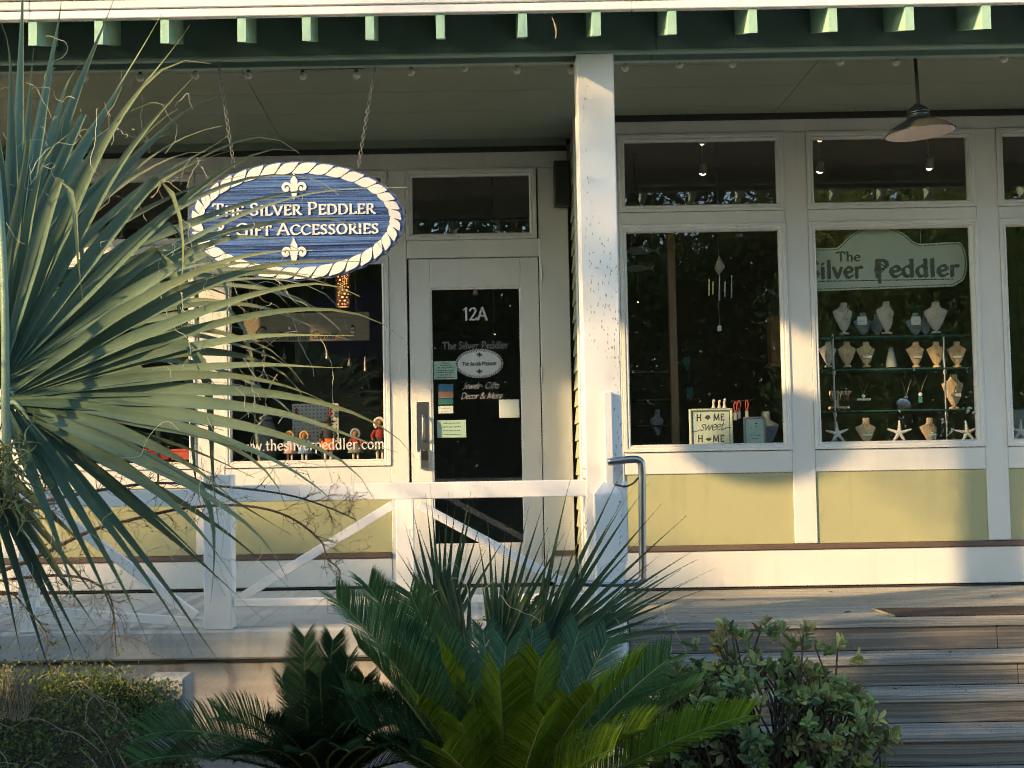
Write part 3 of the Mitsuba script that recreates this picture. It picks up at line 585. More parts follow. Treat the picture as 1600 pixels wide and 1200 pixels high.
# ------------------------------------------------------------------ wooden steps
S = thing('wooden_steps', 'weathered grey wooden steps up to the porch right of the column', 'steps')
tops = [-.0, -.176, -.328, -.474, -.634, -.795]
sx1 = XR
for k, zt in enumerate(tops):
    yn = YD - .034 - .27 * k
    if k:
        for xa, xb in ((xst, 3.55), (3.55, sx1)):
            add('tread', bx(xa + .001, xb - .001, yn, yn + .142, zt - .040, zt, .004), 'grey_wood', S)
            add('tread', bx(xa + .001, xb - .001, yn + .147, yn + .288, zt - .040, zt, .004), 'grey_wood', S)
    zn_ = tops[k + 1] if k + 1 < len(tops) else GZ
    for xa, xb in ((xst, 2.9), (2.9, sx1)):
        add('riser', bx(xa + .002, xb - .002, yn + .022, yn + .046, zn_ + .001, zt - .0405, .003), 'brown_wood', S)
side = Polygon([(YD - .0, GZ), (YD - .0, -.05)] + [q for k in range(1, 6) for q in ((YD - .034 - .27 * (k - 1) + .02, tops[k] - .05), (YD - .034 - .27 * k + .03, tops[k] - .05))] + [(YD - .034 - .27 * 5 + .03, GZ)])
m = trimesh.creation.extrude_polygon(side.buffer(0), .04, engine='earcut'); v = np.array(m.vertices)
add('stringer', trimesh.Trimesh(np.stack([v[:, 2] + xst + .004, v[:, 0] + .03, v[:, 1]], 1), m.faces, process=False), 'brown_wood', S)
sc_pts = [(xx, YD - .034 - .27 * k + dy, tops[k] + .0004) for k in range(1, 6) for xx in (xst + .08, 1.75, 2.55, 3.35, 4.2) for dy in (.045, .10, .19, .245)]
add('screw_heads', cat([lathe([(0, .0012), (.0045, .001), (.005, 0), (0, 0)], 7, q) for q in sc_pts]), 'dark_metal', S, kind='stuff')
add('nosing_board', bx(xst + .001, sx1, YD - .0335, YD - .0305, -.046, -.002, .001), 'grey_wood', S)

# ------------------------------------------------------------------ railing
RL = thing('porch_railing', 'white wooden porch railing with diagonal braces left of the column', 'railing')
def RX(px, py=850): return X(px, py, YD)
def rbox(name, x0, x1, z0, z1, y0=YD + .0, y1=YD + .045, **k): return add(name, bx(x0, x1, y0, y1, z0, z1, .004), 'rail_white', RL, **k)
zr1, zr0 = Z(700, 753, YD), Z(700, 779, YD)
xp0, xp1 = RX(318.5), RX(362)
rbox('top_rail', xp1 + .001, cx0 - .001, zr0, zr1)
rbox('post', xp0, xp1, -.002, Z(340, 742, YD), YD - .012, YD + .135)
xq0, xq1 = RX(619), RX(647)
rbox('post', xq0, xq1, .0, zr0 - .001)
zb0, zb1 = Z(450, 947.5, YD), Z(450, 935, YD)
rbox('bottom_rail', xp1 + .001, xq0 - .001, zb0, zb1); rbox('bottom_rail', xq1 + .001, cx0 - .001, zb0, zb1)
def brace(a, b, w=.05, y=YD + .02):
    return add('brace', bar(at(*a, y), at(*b, y), .034, w), 'rail_white', RL)
brace((365, 941), (614, 789)); brace((654, 789), (895, 918))
rbox('post', RX(30), RX(56), -.002, Z(40, 800, YD), YD - .012, YD + .08)
add('top_rail', bar(at(-330, 786, YD + .02), at(318, 777.5, YD + .02), .04, .092), 'rail_white', RL)
add('bottom_rail', bar(at(56, 954.5, YD + .02), at(318, 973, YD + .02), .034, .05), 'rail_white', RL)
add('bottom_rail', bar(at(-330, 960, YD + .02), at(30, 953, YD + .02), .034, .05), 'rail_white', RL)
brace((62, 781), (306, 963), .055, YD - .004)
for px in (-330,): rbox('post', RX(px), RX(px + 43), -.002, Z(px, 750, YD), YD - .012, YD + .135)

HR = thing('handrail', 'grey steel pipe handrail bent beside the porch column', 'handrail')
hy = YD - .12
hpts = [at(950, 722, hy), at(985, 718, hy), at(999, 720, hy), at(1003, 733, hy), at(1003.5, 800, hy), at(1004, 890, hy), at(1001, 906, hy), at(988, 911, hy), at(950, 913, hy), at(908, 911, hy)]
hp = np.vstack([smooth_path(hpts[:5], 7)[:-1], smooth_path(hpts[4:], 7)])
add('pipe', tube(hp, .0205, 14), 'satin_steel', HR, smooth=True)
add('bracket', bar(at(976, 752, hy + .02), at(976, 880, hy + .02), .02, .03), 'rail_white', HR)
c_ = smooth_path([at(960, 757, hy), at(976, 760, hy), at(988, 756, hy), at(998, 746, hy)], 5); add('bracket_rod', tube(c_, .005, 6), 'dark_metal', HR)

# ------------------------------------------------------------------ hanging sign
SG = thing('hanging_sign', 'blue oval hanging shop sign with a white rope border and raised white lettering', 'sign')
sY = YD - .02; sc_ = at(463, 345.5, sY)
ax_, az_ = X(632, 345, sY) - sc_[0], (Z(463, 251, sY) - Z(463, 439, sY)) / 2
Mroll = trimesh.transformations.rotation_matrix(-.016 * 0, (0, 1, 0))
def ell(a, c, n=96, wav=0.0, nw=36):
    t = np.linspace(0, 2 * np.pi, n, endpoint=False); w = 1 + wav * np.abs(np.sin(t * nw / 2))
    return Polygon(np.stack([a * w * np.cos(t), c * w * np.sin(t)], 1))
def sput(poly, y, depth): return moved(ext(poly, depth), sc_ + [0, y, 0])
add('board_edge', sput(ell(ax_ * .985, az_ * .975, 288, .022, 38), .02, .030), 'sign_edge_blue', SG)
add('board', sput(ell(ax_ * .885, az_ * .82), -.0095, .004), 'sign_blue', SG)
nr = 36
for k in range(nr):
    t = 2 * math.pi * (k + .5) / nr; tl = .060
    c = np.array([ax_ * .915 * math.cos(t), az_ * .87 * math.sin(t)]); tg = unit(np.array([-ax_ * math.sin(t), az_ * math.cos(t)])); nn = np.array([tg[1], -tg[0]])
    wl = .86 * math.hypot(ax_ * .915 * math.sin(t), az_ * .87 * math.cos(t)) * math.pi / nr
    P = [(-1.62, -.98), (-.95, -1.02), (-.05, -.98), (.62, -.62), (1.12, .12), (1.62, .98), (.95, 1.02), (.05, .98), (-.62, .62), (-1.12, -.12)]
    q = [c - tg * (u * wl) + nn * (v * .031) for u, v in P]
    add('rope_strand', sput(Polygon(smooth_path([(a_[0], a_[1], 0) for a_ in q + q[:1]], 3)[:, :2]).buffer(0), -.0096, .010), 'sign_white', SG)
def stext(s, px0, px1, py, h):
    g = pen_text(s, 1.0, .125, .05, 24, .085, small=.80, track=.10); b = g.bounds; w = X(px1, py, sY) - X(px0, py, sY)
    g = shapely.affinity.scale(g, w / (b[2] - b[0]), h, origin=(0, 0))
    g = shapely.affinity.translate(g, (X(px0, py, sY) + X(px1, py, sY)) / 2 - sc_[0] - (g.bounds[0] + g.bounds[2]) / 2, Z(460, py, sY) - sc_[2])
    return sput(g, -.0136, .007)
add('lettering', stext('THE SILVER PEDDLER', 332, 588, 336.5, .068), 'sign_white', SG, label='raised white THE SILVER PEDDLER')
add('lettering', stext('& GIFT ACCESSORIES', 338, 592, 367.5, .068), 'sign_white', SG, label='raised white & GIFT ACCESSORIES')
for py in (292, 393):
    add('fleur_de_lis', sput(shapely.affinity.translate(lis(.15), X(460, py, sY) - sc_[0], Z(460, py, sY) - sc_[2]), -.0136, .007), 'sign_white', SG)
def chain(p0, p1, n):
    p0, p1 = np.asarray(p0), np.asarray(p1); d, s, u = frame(p1 - p0); L = np.linalg.norm(p1 - p0) / n; ms = []
    t = np.linspace(0, 2 * np.pi, 11)
    for k in range(n):
        e = s if k % 2 else u; c = p0 + d * L * (k + .5)
        ms.append(tube([c + d * L * .72 * math.cos(a) + e * L * .36 * math.sin(a) for a in t], .0026, 5, caps=False))
    return ms
for (p0, p1) in (((341, 122), (366, 262)), ((588, 96), (560, 262))):
    a, b = at(*p0, YD + .005), at(*p1, sY)
    a[2] = zb - .02
    add('chain', cat(chain(a, b, 26)), 'chain_metal', SG, smooth=60)

# ------------------------------------------------------------------ string of bulbs, pendant lamp, loudspeaker
SL = thing('string_lights', 'string of clear globe bulbs along the porch beam', 'string lights')
bp = [(132, 122), (219, 122), (305, 118), (388, 118), (473, 119), (557, 118), (642, 113), (726, 106), (808, 110), (893, 110), (977, 106), (1062, 101), (1145, 100), (1313, 97), (1400, 97), (1569, 92)]
sy = YD + .25
pts = [at(30, 108, sy)] + [at(px, py - 11, sy) for px, py in bp] + [at(1660, 84, sy)]
add('cord', tube(smooth_path(pts, 4), .003, 5), 'black_plastic', SL)
gl = ball((0, 0, 0), .023, 2); so = lathe([(0, .034), (.009, .034), (.010, .016), (0, .015)], 10)
kb = ks = None
for px, py in bp:
    p = at(px, py, sy); Tm = T().translate(p.tolist())
    if kb is None:
        kb = add('bulb', gl, 'bulb_glass', SL, smooth=True); ks = add('socket', so, 'black_plastic', SL, smooth=40); scene[kb]['to_world'] = Tm; scene[ks]['to_world'] = Tm
    else: copy_entry('bulb', kb, Tm, SL); copy_entry('socket', ks, Tm, SL)
PL = thing('pendant_lamp', 'dark metal barn pendant lamp hanging from the porch ceiling', 'lamp')
pY = -1.5; pc = at(1436, 192, pY); rr = 54 * (pY + 9.5) / F_PX
ptilt = lambda m: roty(m, -4.0, pc)
prof = [(.0, .115), (.012, .115), (.055, .085), (.066, .066), (.066, .058), (.058, .052), (.066, .046), (.066, .03), (.085, .015), (.115, .002), (rr * .80, -.022), (rr, -.058), (rr, -.063)]
add('shade', ptilt(lathe(prof + [(rr * .985, -.063), (rr * .78, -.029), (.10, -.008), (.0, -.006)], 48, pc)), 'dark_metal', PL, smooth=35)
add('shade_lining', ptilt(lathe([(rr * .975, -.064), (rr * .77, -.036), (.10, -.014), (0, -.013), (0, -.012), (.10, -.012), (rr * .77, -.033), (rr * .975, -.062), (rr * .975, -.064)], 48, pc)), 'lamp_enamel', PL, smooth=True)
add('vent_ring', ptilt(lathe([(.060, .063), (.0675, .060), (.060, .056)], 32, pc)), 'satin_steel', PL, smooth=True); add('vent_ring', ptilt(lathe([(.060, .050), (.0675, .047), (.060, .043)], 32, pc)), 'satin_steel', PL, smooth=True)
add('stem', tube([pc + [0, 0, .11], [pc[0] - .01, pY, zCe - .03]], .0105, 10), 'dark_metal', PL, smooth=True)
add('canopy', lathe([(0, -.03), (.05, -.028), (.06, -.004), (0, -.001)], 24, (pc[0] - .01, pY, zCe - .001)), 'dark_metal', PL, smooth=40)
SP = thing('loudspeaker', 'small black loudspeaker box high beside the door', 'loudspeaker')
a, b = at(867, 320, YL - .14), at(890, 250, YL - .14)
add('cabinet', bx(a[0], b[0], YL - .14, YL - .002, a[2], b[2], .008), 'black_plastic', SP); add('grille', bx(a[0] + .006, b[0] - .006, YL - .146, YL - .141, a[2] + .008, b[2] - .008, .002), 'dark_metal', SP)
MT = thing('door_mat', 'brown door mat with a pale edge at the top of the steps', 'door mat')
my0, my1 = YD + .03, YD + .42; mx0 = X(1402, 965, YD)
add('pile', bx(mx0, mx0 + 1.5, my0, my1, .001, .011, .004), 'mat_pile', MT)
add('border', bx(mx0 - .022, mx0 - .001, my0, my1, .001, .012, .004), 'plank_tan', MT)
# dry leaf caught under the eave
dl = smooth_path([at(862, 26, YF + .02), at(867, 38, YF + .01), at(869, 50, YF + .02), at(868, 60, YF)], 5)
tag(add('dry_leaf', tube(dl, [.003] * 5 + [.006] * 5 + [.004] * 6, 4), 'dry_stem'), 'dry brown leaf stalk caught under the eave between two rafter tails', 'leaf')
# ================================================================== things behind the glass
def loft(sections, n=20):
    """Stacked ellipses (z, half width, half depth, x shift, y shift) closed at both ends."""
    a = np.arange(n) * 2 * np.pi / n; V = []
    for z, hw, hd, xo, yo in sections: V.append(np.stack([xo + hw * np.cos(a), yo + hd * np.sin(a), np.full(n, z)], 1))
    k = len(sections); V = np.vstack(V + [V[0].mean(0)[None], V[-1].mean(0)[None]]); Fc = []
    for i in range(k - 1):
        for j in range(n):
            A, B_ = i * n + j, i * n + (j + 1) % n; Fc += [(A, B_, B_ + n), (A, B_ + n, A + n)]
    for j in range(n): Fc += [(k * n, (j + 1) % n, j), (k * n + 1, (k - 1) * n + j, (k - 1) * n + (j + 1) % n)]
    return trimesh.Trimesh(V, np.array(Fc), process=False)
def bust(px, p0, p1, w, Y, mat_, label, turn=0, stand=True, chain_=True, group=None, card=None, pendant='gold'):
    t = thing('necklace_bust', label, 'necklace bust', group)
    b, h = at(px, p1, Y), Z(px, p0, Y) - Z(px, p1, Y); wm = w * (Y + 9.5) / F_PX / 2
    z0 = .10 * h if stand else 0
    sec = [(z0, .20 * wm, .10 * wm, 0, 0), (z0 + .10 * h, .40 * wm, .20 * wm, 0, 0), (z0 + .25 * h, .62 * wm, .27 * wm, 0, 0), (z0 + .42 * h, .80 * wm, .30 * wm, 0, .01), (z0 + .55 * h, .95 * wm, .27 * wm, 0, .012), (z0 + .62 * h, 1.0 * wm, .22 * wm, 0, .015),
           (z0 + .68 * h, .72 * wm, .24 * wm, 0, .012), (z0 + .73 * h, .44 * wm, .24 * wm, 0, .005), (z0 + .79 * h, .34 * wm, .23 * wm, 0, 0), (h * .985, .33 * wm, .22 * wm, 0, -.004), (h, .28 * wm, .18 * wm, 0, -.004)]
    R_ = lambda m: moved(rotz(m, turn), b)
    add('body', R_(loft(sec)), mat_, t, smooth=50)
    if stand:
        add('stand', R_(cat(lathe([(0, 0), (.42 * wm, 0), (.42 * wm, .012), (.10 * wm, .02), (.09 * wm, z0 + .01), (0, z0 + .01)], 16))), mat_, t, smooth=40)
    if chain_:
        q = [np.array([u * wm, -(.245 + .07 * (1 - abs(u) * 2)) * wm - .002, z0 + (v) * h]) for u, v in ((-.30, .76), (-.27, .66), (-.15, .52), (0, .44), (.15, .52), (.27, .66), (.30, .76))]
        add('necklace', R_(tube(smooth_path(q, 3), .0014, 4)), 'gold', t)
        add('pendant', R_(ball((0, q[3][1] - .004, q[3][2] - .010), .0085, 1)), pendant, t)
    if card: add('price_card', R_(bx(-.45 * wm, .45 * wm, -.34 * wm - .004, -.34 * wm, z0 + .26 * h, z0 + .34 * h, 0)), card, t)
    return t
DS = thing('display_shelves', 'glass shelves on slim metal poles in the second right-hand window', 'display shelves')
ys0, ys1 = .22, .50
for py in (524, 575, 640): add('shelf', bx(X(1283, py, ys0), X(1518, py, ys0), ys0, ys1, Z(1400, py, ys0) - .011, Z(1400, py, ys0) - .001, .002), 'teal_glass', DS)
for px in (1306, 1480):
    p = at(px, 691, ys0 + .02); add('pole', tube([p, [p[0], p[1], Z(px, 522, ys0)]], .008, 10), 'satin_steel', DS, smooth=True)
    for py in (577, 643): add('collar', lathe([(0, -.014), (.015, -.014), (.015, .014), (0, .014)], 12, [p[0], p[1], Z(px, py, ys0) - .02]), 'satin_steel', DS, smooth=40)
yb = .36
bust(1319, 473, 523, 36, yb, 'linen_pale', 'pale necklace bust turned aside at the left of the top glass shelf', 18, pendant='gold')
bust(1386, 471, 522, 38, yb, 'linen_pale', 'pale necklace bust with looped chains in the middle of the top glass shelf', 30)
bust(1463, 472, 521, 36, yb, 'linen_pale', 'pale necklace bust at the right of the top glass shelf', -14)
for px, lb, pc2 in ((1349, 'grey necklace bust with an earring card left of the middle top shelf', 1347), (1431, 'grey necklace bust with an earring card right of the middle top shelf', 1431)):
    t = bust(px, 489, 523, 30, yb + .06, 'bust_grey', lb, 0, False, False)
    p = at(pc2, 501, yb - .03); add('earring_card', bx(p[0] - .034, p[0] + .034, p[1] - .002, p[1], p[2] - .030, p[2] + .030, .001), 'paper_white', t)
    add('earring', cat(ball(p + [-.013, -.004, -.006], .006, 1), ball(p + [.013, -.004, -.006], .006, 1)), 'gold', t)
bust(1371, 491, 523, 26, yb + .10, 'bust_grey', 'plain grey necklace bust behind the middle bust of the top shelf', -20, False, False)
bust(1446, 491, 523, 26, yb + .10, 'bust_grey', 'plain grey necklace bust behind the right bust of the top shelf', 20, False, False)
for k, (px, lb, m_, c_) in enumerate(((1295, 'linen necklace bust furthest left on the middle glass shelf', 'linen_pale', None), (1324, 'linen necklace bust second from the left on the middle glass shelf', 'linen', None), (1354, 'linen necklace bust with a round pendant and price strip, third on the middle shelf', 'linen', 'paper_white'),
        (1432, 'linen necklace bust with a price strip, fourth on the middle shelf', 'linen', 'paper_white'), (1464, 'linen necklace bust fifth on the middle glass shelf', 'linen', None), (1496, 'linen necklace bust furthest right on the middle glass shelf', 'linen', 'paper_white'))):
    bust(px, 534, 574, 29, yb - .06, m_, lb, (8, -6, 0, 4, -8, -16)[k], card=c_)
p = at(1393, 574, yb); add('ring_cone', lathe([(0, 0), (.042, 0), (.040, .02), (.016, .14), (0, .15)], 20, p), 'bust_grey', None, smooth=50, label='grey ring cone standing in the middle of the middle glass shelf', cat='ring cone')
bust(1491, 585, 639, 37, yb - .04, 'linen', 'large linen necklace bust at the right of the lowest glass shelf', 10, card='paper_white')
bust(1354, 653, 691, 32, .20, 'linen', 'sunlit linen necklace bust on the window ledge between two starfish', 0, False, card='paper_white')
bust(1453, 653, 690, 33, .22, 'linen', 'linen necklace bust on the window ledge right of the middle starfish', 22, False, card='paper_white')
def starfish(px, p0, p1, Y, label, rot=0, group=None):
    t = thing('starfish', label, 'starfish', group); c = at(px, p0 + (p1 - p0) * .56, Y); R_ = (Z(px, p0, Y) - Z(px, p1, Y)) * .56; ms = []
    for k in range(5):
        a = math.radians(90 + 72 * k + rot); d = np.array([math.cos(a), 0, math.sin(a)])
        q = [c + d * R_ * s + np.array([0, -.004 * math.sin(s * 3), 0]) for s in np.linspace(0, 1, 7)]
        m = tube(q, np.linspace(.0155, .0055, 7), 8); ms.append(m)
    ms.append(ball(c, .018, 1, (1, .7, 1)))
    add('body', cat(ms), 'starfish_white', t, smooth=60)
starfish(1308, 659, 692, .18, 'white starfish leaning at the left of the window ledge below the jewellery', 3)
starfish(1405, 657, 692, .18, 'white starfish in the middle of the window ledge between two busts', -2)
starfish(1511, 657, 691, .18, 'white starfish at the right of the window ledge beside the shelf pole', 6)
starfish(1594, 655, 690, .18, 'white starfish in the window at the right edge', -4)
add('pale_board', bx(X(1582, 650, .3), X(1700, 650, .3), .30, .32, Z(1590, 691, .3), Z(1590, 640, .3), .003), 'grey_ceramic', None, label='grey display board behind the starfish in the window at the right edge', cat='board')
BR = thing('bracelet_stand', 'small wooden bracelet bar hung with bracelets on the lowest glass shelf', 'bracelet stand')
p = at(1310, 639, .32)
add('base', bx(p[0] - .06, p[0] + .065, .27, .37, p[2], p[2] + .018, .006), 'linen', BR); add('upright', bx(p[0] - .018, p[0] + .004, .31, .33, p[2] + .018, p[2] + .10, .003), 'linen', BR)
add('bar', tube([p + [-.06, 0, .115], p + [.08, 0, .115]], .017, 12), 'linen', BR, smooth=40)
for k, c_ in enumerate(('satin_steel', 'teal_glass', 'gold', 'teal_glass', 'coral')):
    cc_ = p + [-.045 + .028 * k, 0, .095]; add('bracelet', tube([cc_ + [0, .024 * math.cos(a), .036 * math.sin(a)] for a in np.linspace(0, 6.28, 15)], .0035, 5, caps=False), c_, BR)
def hung(px, p0, pend, Y, label, mat_, extra=None, w=14):
    t = thing('necklace', label, 'necklace'); a, b = at(px - w, p0, Y), at(px + w, p0, Y); c = at(px, pend, Y)
    add('chain', tube(smooth_path([a, (a * .5 + c * .5) + [.006, 0, -.01], c, (b * .5 + c * .5) + [-.006, 0, -.01], b], 4), .0016, 4), 'satin_steel', t); add('pendant', ball(c - [0, 0, .014], .015, 1, (1, .3, 1)), mat_, t, smooth=True)
    if extra: add('tag', bx(c[0] - .014, c[0] + .014, Y, Y + .003, c[2] - .075, c[2] - .028, .001), extra, t)
hung(1349, 597, 616, .30, 'fine necklace hanging with a small gold pendant above the lowest glass shelf', 'gold', None, 8)
hung(1438, 585, 613, .30, 'silver necklace with a white disc and turquoise tag above the lowest shelf', 'paper_white', 'paper_teal', 11)
hung(1416, 590, 618, .34, 'silver necklace hanging behind the oval silver dish', 'satin_steel', None, 9)
p = at(1412, 633, .30); add('silver_dish', rotx(lathe([(0, -.006), (.05, -.004), (.052, .004), (.04, .001), (0, -.002)], 28, p), 62, p), 'steel', None, smooth=40, label='oval silver dish propped on the lowest glass shelf', cat='dish')
p = at(1350, 624, .30); add('price_strip', bx(p[0] - .05, p[0] + .05, .30, .305, p[2] - .008, p[2] + .008, .002), 'paper_white', None, label='white price strip under the gold pendant necklace', cat='price strip')
# the shop board hung in the window
WB = thing('window_board', 'pale green shop board with an arched top hung inside the second right-hand window', 'sign board')
wy = .11; wc = at(1393, 412, wy); Kx = lambda px: X(px, 412, wy) - wc[0]; Kz = lambda py: Z(1393, py, wy) - wc[2]
arch = [(Kx(1318 + 110 * t), Kz(378 - 26 * math.sin(math.pi * t) ** .8)) for t in np.linspace(0, 1, 17)]
right = [(Kx(1496 + 15 * math.sin(a)), Kz(412 - 33 * math.cos(a))) for a in np.linspace(.25, 2.6, 11)]
left = [(-x_ + Kx(1378) * 2 * 0 + (Kx(1275) + Kx(1511)) * 0, z_) for x_, z_ in []]
bd = Polygon(arch + [(Kx(1438), Kz(382)), (Kx(1490), Kz(380))] + right + [(Kx(1488), Kz(449)), (Kx(1262), Kz(453)), (Kx(1262), Kz(386)), (Kx(1308), Kz(386))]).buffer(.004).buffer(-.004)
def wput(poly, y, d): return moved(ext(poly, d), wc + [0, y, 0])
add('board', wput(bd, .012, .014), 'board_green', WB); add('edge_line', wput(bd.buffer(-.010).difference(bd.buffer(-.0155)), -.0022, .0012), 'board_edge', WB)
def wtext(s, px0, px1, py, h, **k):
    g = pen_text(s, 1.0, **k); b = g.bounds; g = shapely.affinity.scale(g, (X(px1, 412, wy) - X(px0, 412, wy)) / (b[2] - b[0]), h, origin=(0, 0)); b = g.bounds
    return shapely.affinity.translate(g, Kx((px0 + px1) / 2) - (b[0] + b[2]) / 2, Kz(py))
add('lettering', wput(shapely.union_all([wtext('The', 1306, 1345, 407, .066, thick=.14, thin=.06, ang=35, serif=.07), wtext('Silver', 1262, 1349, 433, .122, thick=.16, thin=.08, ang=40, serif=.06), wtext('Peddler', 1367, 1500, 433, .122, thick=.16, thin=.08, ang=40, serif=.06),
     shapely.box(Kx(1371), Kz(443), Kx(1376), Kz(405)), LineString(smooth_path([(Kx(1378), Kz(424), 0), (Kx(1370), Kz(430), 0), (Kx(1366), Kz(421), 0), (Kx(1372), Kz(413), 0), (Kx(1382), Kz(416), 0), (Kx(1380), Kz(423), 0)], 5)[:, :2]).buffer(.004)]), -.0022, .0012), 'ink_soft', WB, label='dark green The Silver Peddler')
add('lower_line', wput(sbox(Kx(1278), Kz(438.5), Kx(1488), Kz(437)), -.0022, .0012), 'ink_soft', WB)
add('hanging_wire', cat(tube([wc + [Kx(1330), .006, Kz(376)], [wc[0] + Kx(1330), wy, zR[2] - .03]], .002, 4), tube([wc + [Kx(1440), .006, Kz(384)], [wc[0] + Kx(1440), wy, zR[2] - .03]], .002, 4)), 'satin_steel', WB)

# first right-hand window
HS = thing('home_sign', 'square pale green box sign reading HOME sweet HOME on the window ledge', 'sign')
hy_ = .20; a, b = at(1078.5, 698.5, hy_), at(1144, 638, hy_); hc = (a + b) / 2; hw_, hh_ = (b[0] - a[0]) / 2, (b[2] - a[2]) / 2
add('panel', bx(a[0] + .008, b[0] - .008, hy_, hy_ + .03, a[2] + .008, b[2] - .008, .002), 'box_green', HS)
add('border', cat([bx(a[0], b[0], hy_ - .012, hy_ + .032, a[2], a[2] + .012), bx(a[0], b[0], hy_ - .012, hy_ + .032, b[2] - .012, b[2]), bx(a[0], a[0] + .012, hy_ - .012, hy_ + .032, a[2] + .0125, b[2] - .0125), bx(b[0] - .012, b[0], hy_ - .012, hy_ + .032, a[2] + .0125, b[2] - .0125)]), 'box_green', HS)
r = sbox(-hw_ + .020, -hh_ + .018, hw_ - .020, hh_ - .018); add('inner_line', moved(ext(r.difference(r.buffer(-.0035)), .0012), hc * [1, 0, 1] + [0, hy_ - .0006, 0]), 'ink_soft', HS)
shell = Polygon([(0, -.016), (.02, 0), (.015, .016), (-.004, .018), (-.022, .002)])
def ht(s, dx, dz, h, **k): return shapely.affinity.translate(pen_text(s, h, **k), dx, dz)
words = [ht('H', -.085, hh_ * .38, .044, mono=.15), ht('ME', .058, hh_ * .38, .044, mono=.15, track=.14), shapely.affinity.translate(shell, -.025, hh_ * .38 + .02), ht('H', -.078, -hh_ * .74, .046, mono=.15), ht('ME', .052, -hh_ * .74, .046, mono=.15, track=.14), shapely.affinity.translate(shapely.affinity.scale(shell, 1, .7), -.022, -hh_ * .74 + .016), ht('sweet', .0, -hh_ * .14, .070, mono=.05, slant=.3, track=-.04),
         LineString([(-.14, -hh_ * .2), (-.10, -hh_ * .17), (-.085, -hh_ * .12)]).buffer(.0022), LineString([(.07, -hh_ * .12), (.11, -hh_ * .02), (.145, -hh_ * .0)]).buffer(.0022)]
add('lettering', moved(ext(shapely.union_all(words), .0012), hc * [1, 0, 1] + [0, hy_ - .0006, 0]), 'ink_soft', HS, label='black HOME sweet HOME with shells for the letter O')
for k, (px, s_, lb) in enumerate(((1115, .8, 'small white figurine at the left on top of the green box sign'), (1124, .75, 'small white figurine in the middle on top of the green box sign'), (1132, .9, 'small white figurine at the right on top of the green box sign'))):
    p = at(px, 637.5, hy_ + .012); add('figurine', cat(lathe([(0, 0), (.018 * s_, 0), (.014 * s_, .012), (.008 * s_, .03), (.012 * s_, .045), (0, .055)], 12, p), ball(p + [.004, 0, .060 * s_ + .004], .010, 1)), 'white_cloth', None, smooth=50, label=lb, cat='figurine')
for k, (px, py, lb) in enumerate(((1149, 640, 'key fob with a coral cord and white tag, leftmost of three'), (1155, 638, 'key fob with a coral cord and white tag, middle of three'), (1167, 637, 'key fob with a coral cord and white tag, rightmost of three'))):
    t = thing('key_fob', lb, 'key fob'); p = at(px, py, .16 + .02 * k); add('cord', tube([p + [.010 * math.cos(a), 0, .036 * math.sin(a) + .02] for a in np.linspace(0, 6.28, 13)], .0035, 5, caps=False), 'coral', t); add('tag', bx(p[0] - .013, p[0] + .009, p[1], p[1] + .003, p[2] - .075, p[2] - .022, .001), 'linen_pale', t)
    add('clip', tube([p + [0, 0, -.014], p + [0, 0, -.026]], .004, 6), 'satin_steel', t)
add('fob_rack', bar(at(1142, 627, .20), at(1176, 625, .20), .006, .006), 'satin_steel', None, label='thin metal rail carrying the three key fobs', cat='rail')
FR = thing('picture_frame', 'small whitewashed picture frame on the window ledge right of the green box sign', 'picture frame')
a, b = at(1162.5, 696.5, .18), at(1196, 651, .18)
add('frame', cat([bx(a[0], b[0], .17, .19, a[2], a[2] + .016), bx(a[0], b[0], .17, .19, b[2] - .016, b[2]), bx(a[0], a[0] + .016, .17, .19, a[2] + .0165, b[2] - .0165), bx(b[0] - .016, b[0], .17, .19, a[2] + .0165, b[2] - .0165)]), 'bust_grey', FR)
add('print', bx(a[0] + .016, b[0] - .016, .181, .186, a[2] + .016, b[2] - .016, 0), 'paper_green', FR)
mk = [sbox(x_, z_, x_ + w_, z_ + .004) for x_, z_, w_ in ((-.035, -.03, .02), (-.008, -.03, .02), (.018, -.03, .022), (-.02, -.055, .04), (-.03, .02, .012), (.002, .03, .02))] + [shapely.geometry.Point(.012, .055).buffer(.006)]
add('print_marks', moved(ext(shapely.union_all(mk), .0008), np.array([(a[0] + b[0]) / 2, .1805, (a[2] + b[2]) / 2])), 'ink_soft', FR)
bust(1198, 643, 698, 40, .30, 'bust_grey', 'large grey necklace bust behind the small picture frame', -12, False, False)
add('wooden_post', bx(X(1048, 600, .45), X(1060, 600, .45), .45, .51, Z(1055, 699, .45), Z(1055, 350, .45), .004), 'wood_warm', None, label='upright wooden post of a display inside the first right-hand window', cat='post')
for py in (585, 628, 668): add('display_shelf', bx(X(990, py, .75), X(1046, py, .75), .60, .85, Z(1010, py, .75), Z(1010, py, .75) + .015, .003), 'room_floor', None, label={585: 'uppermost dim shelf left of the wooden post', 628: 'middle dim shelf left of the wooden post', 668: 'lowest dim shelf left of the wooden post'}[py], cat='shelf')
bust(1028, 640, 680, 26, .66, 'bust_grey', 'dim grey necklace bust on the shelf left of the wooden post', 25, False, False)
WC = thing('wind_chime', 'wind chime with a pale pointed top hanging in the first right-hand window', 'wind chime')
p = at(1124, 430, .5); add('top', cat(trimesh.convex.convex_hull(np.array([p + v for v in ([0, 0, .15], [-.035, -.01, .05], [.045, 0, .06], [0, .02, .0], [.01, -.02, .05])]))), 'linen_pale', WC); add('cord', tube([p + [0, 0, .14], [p[0], p[1], 3.78]], .002, 4), 'satin_steel', WC)
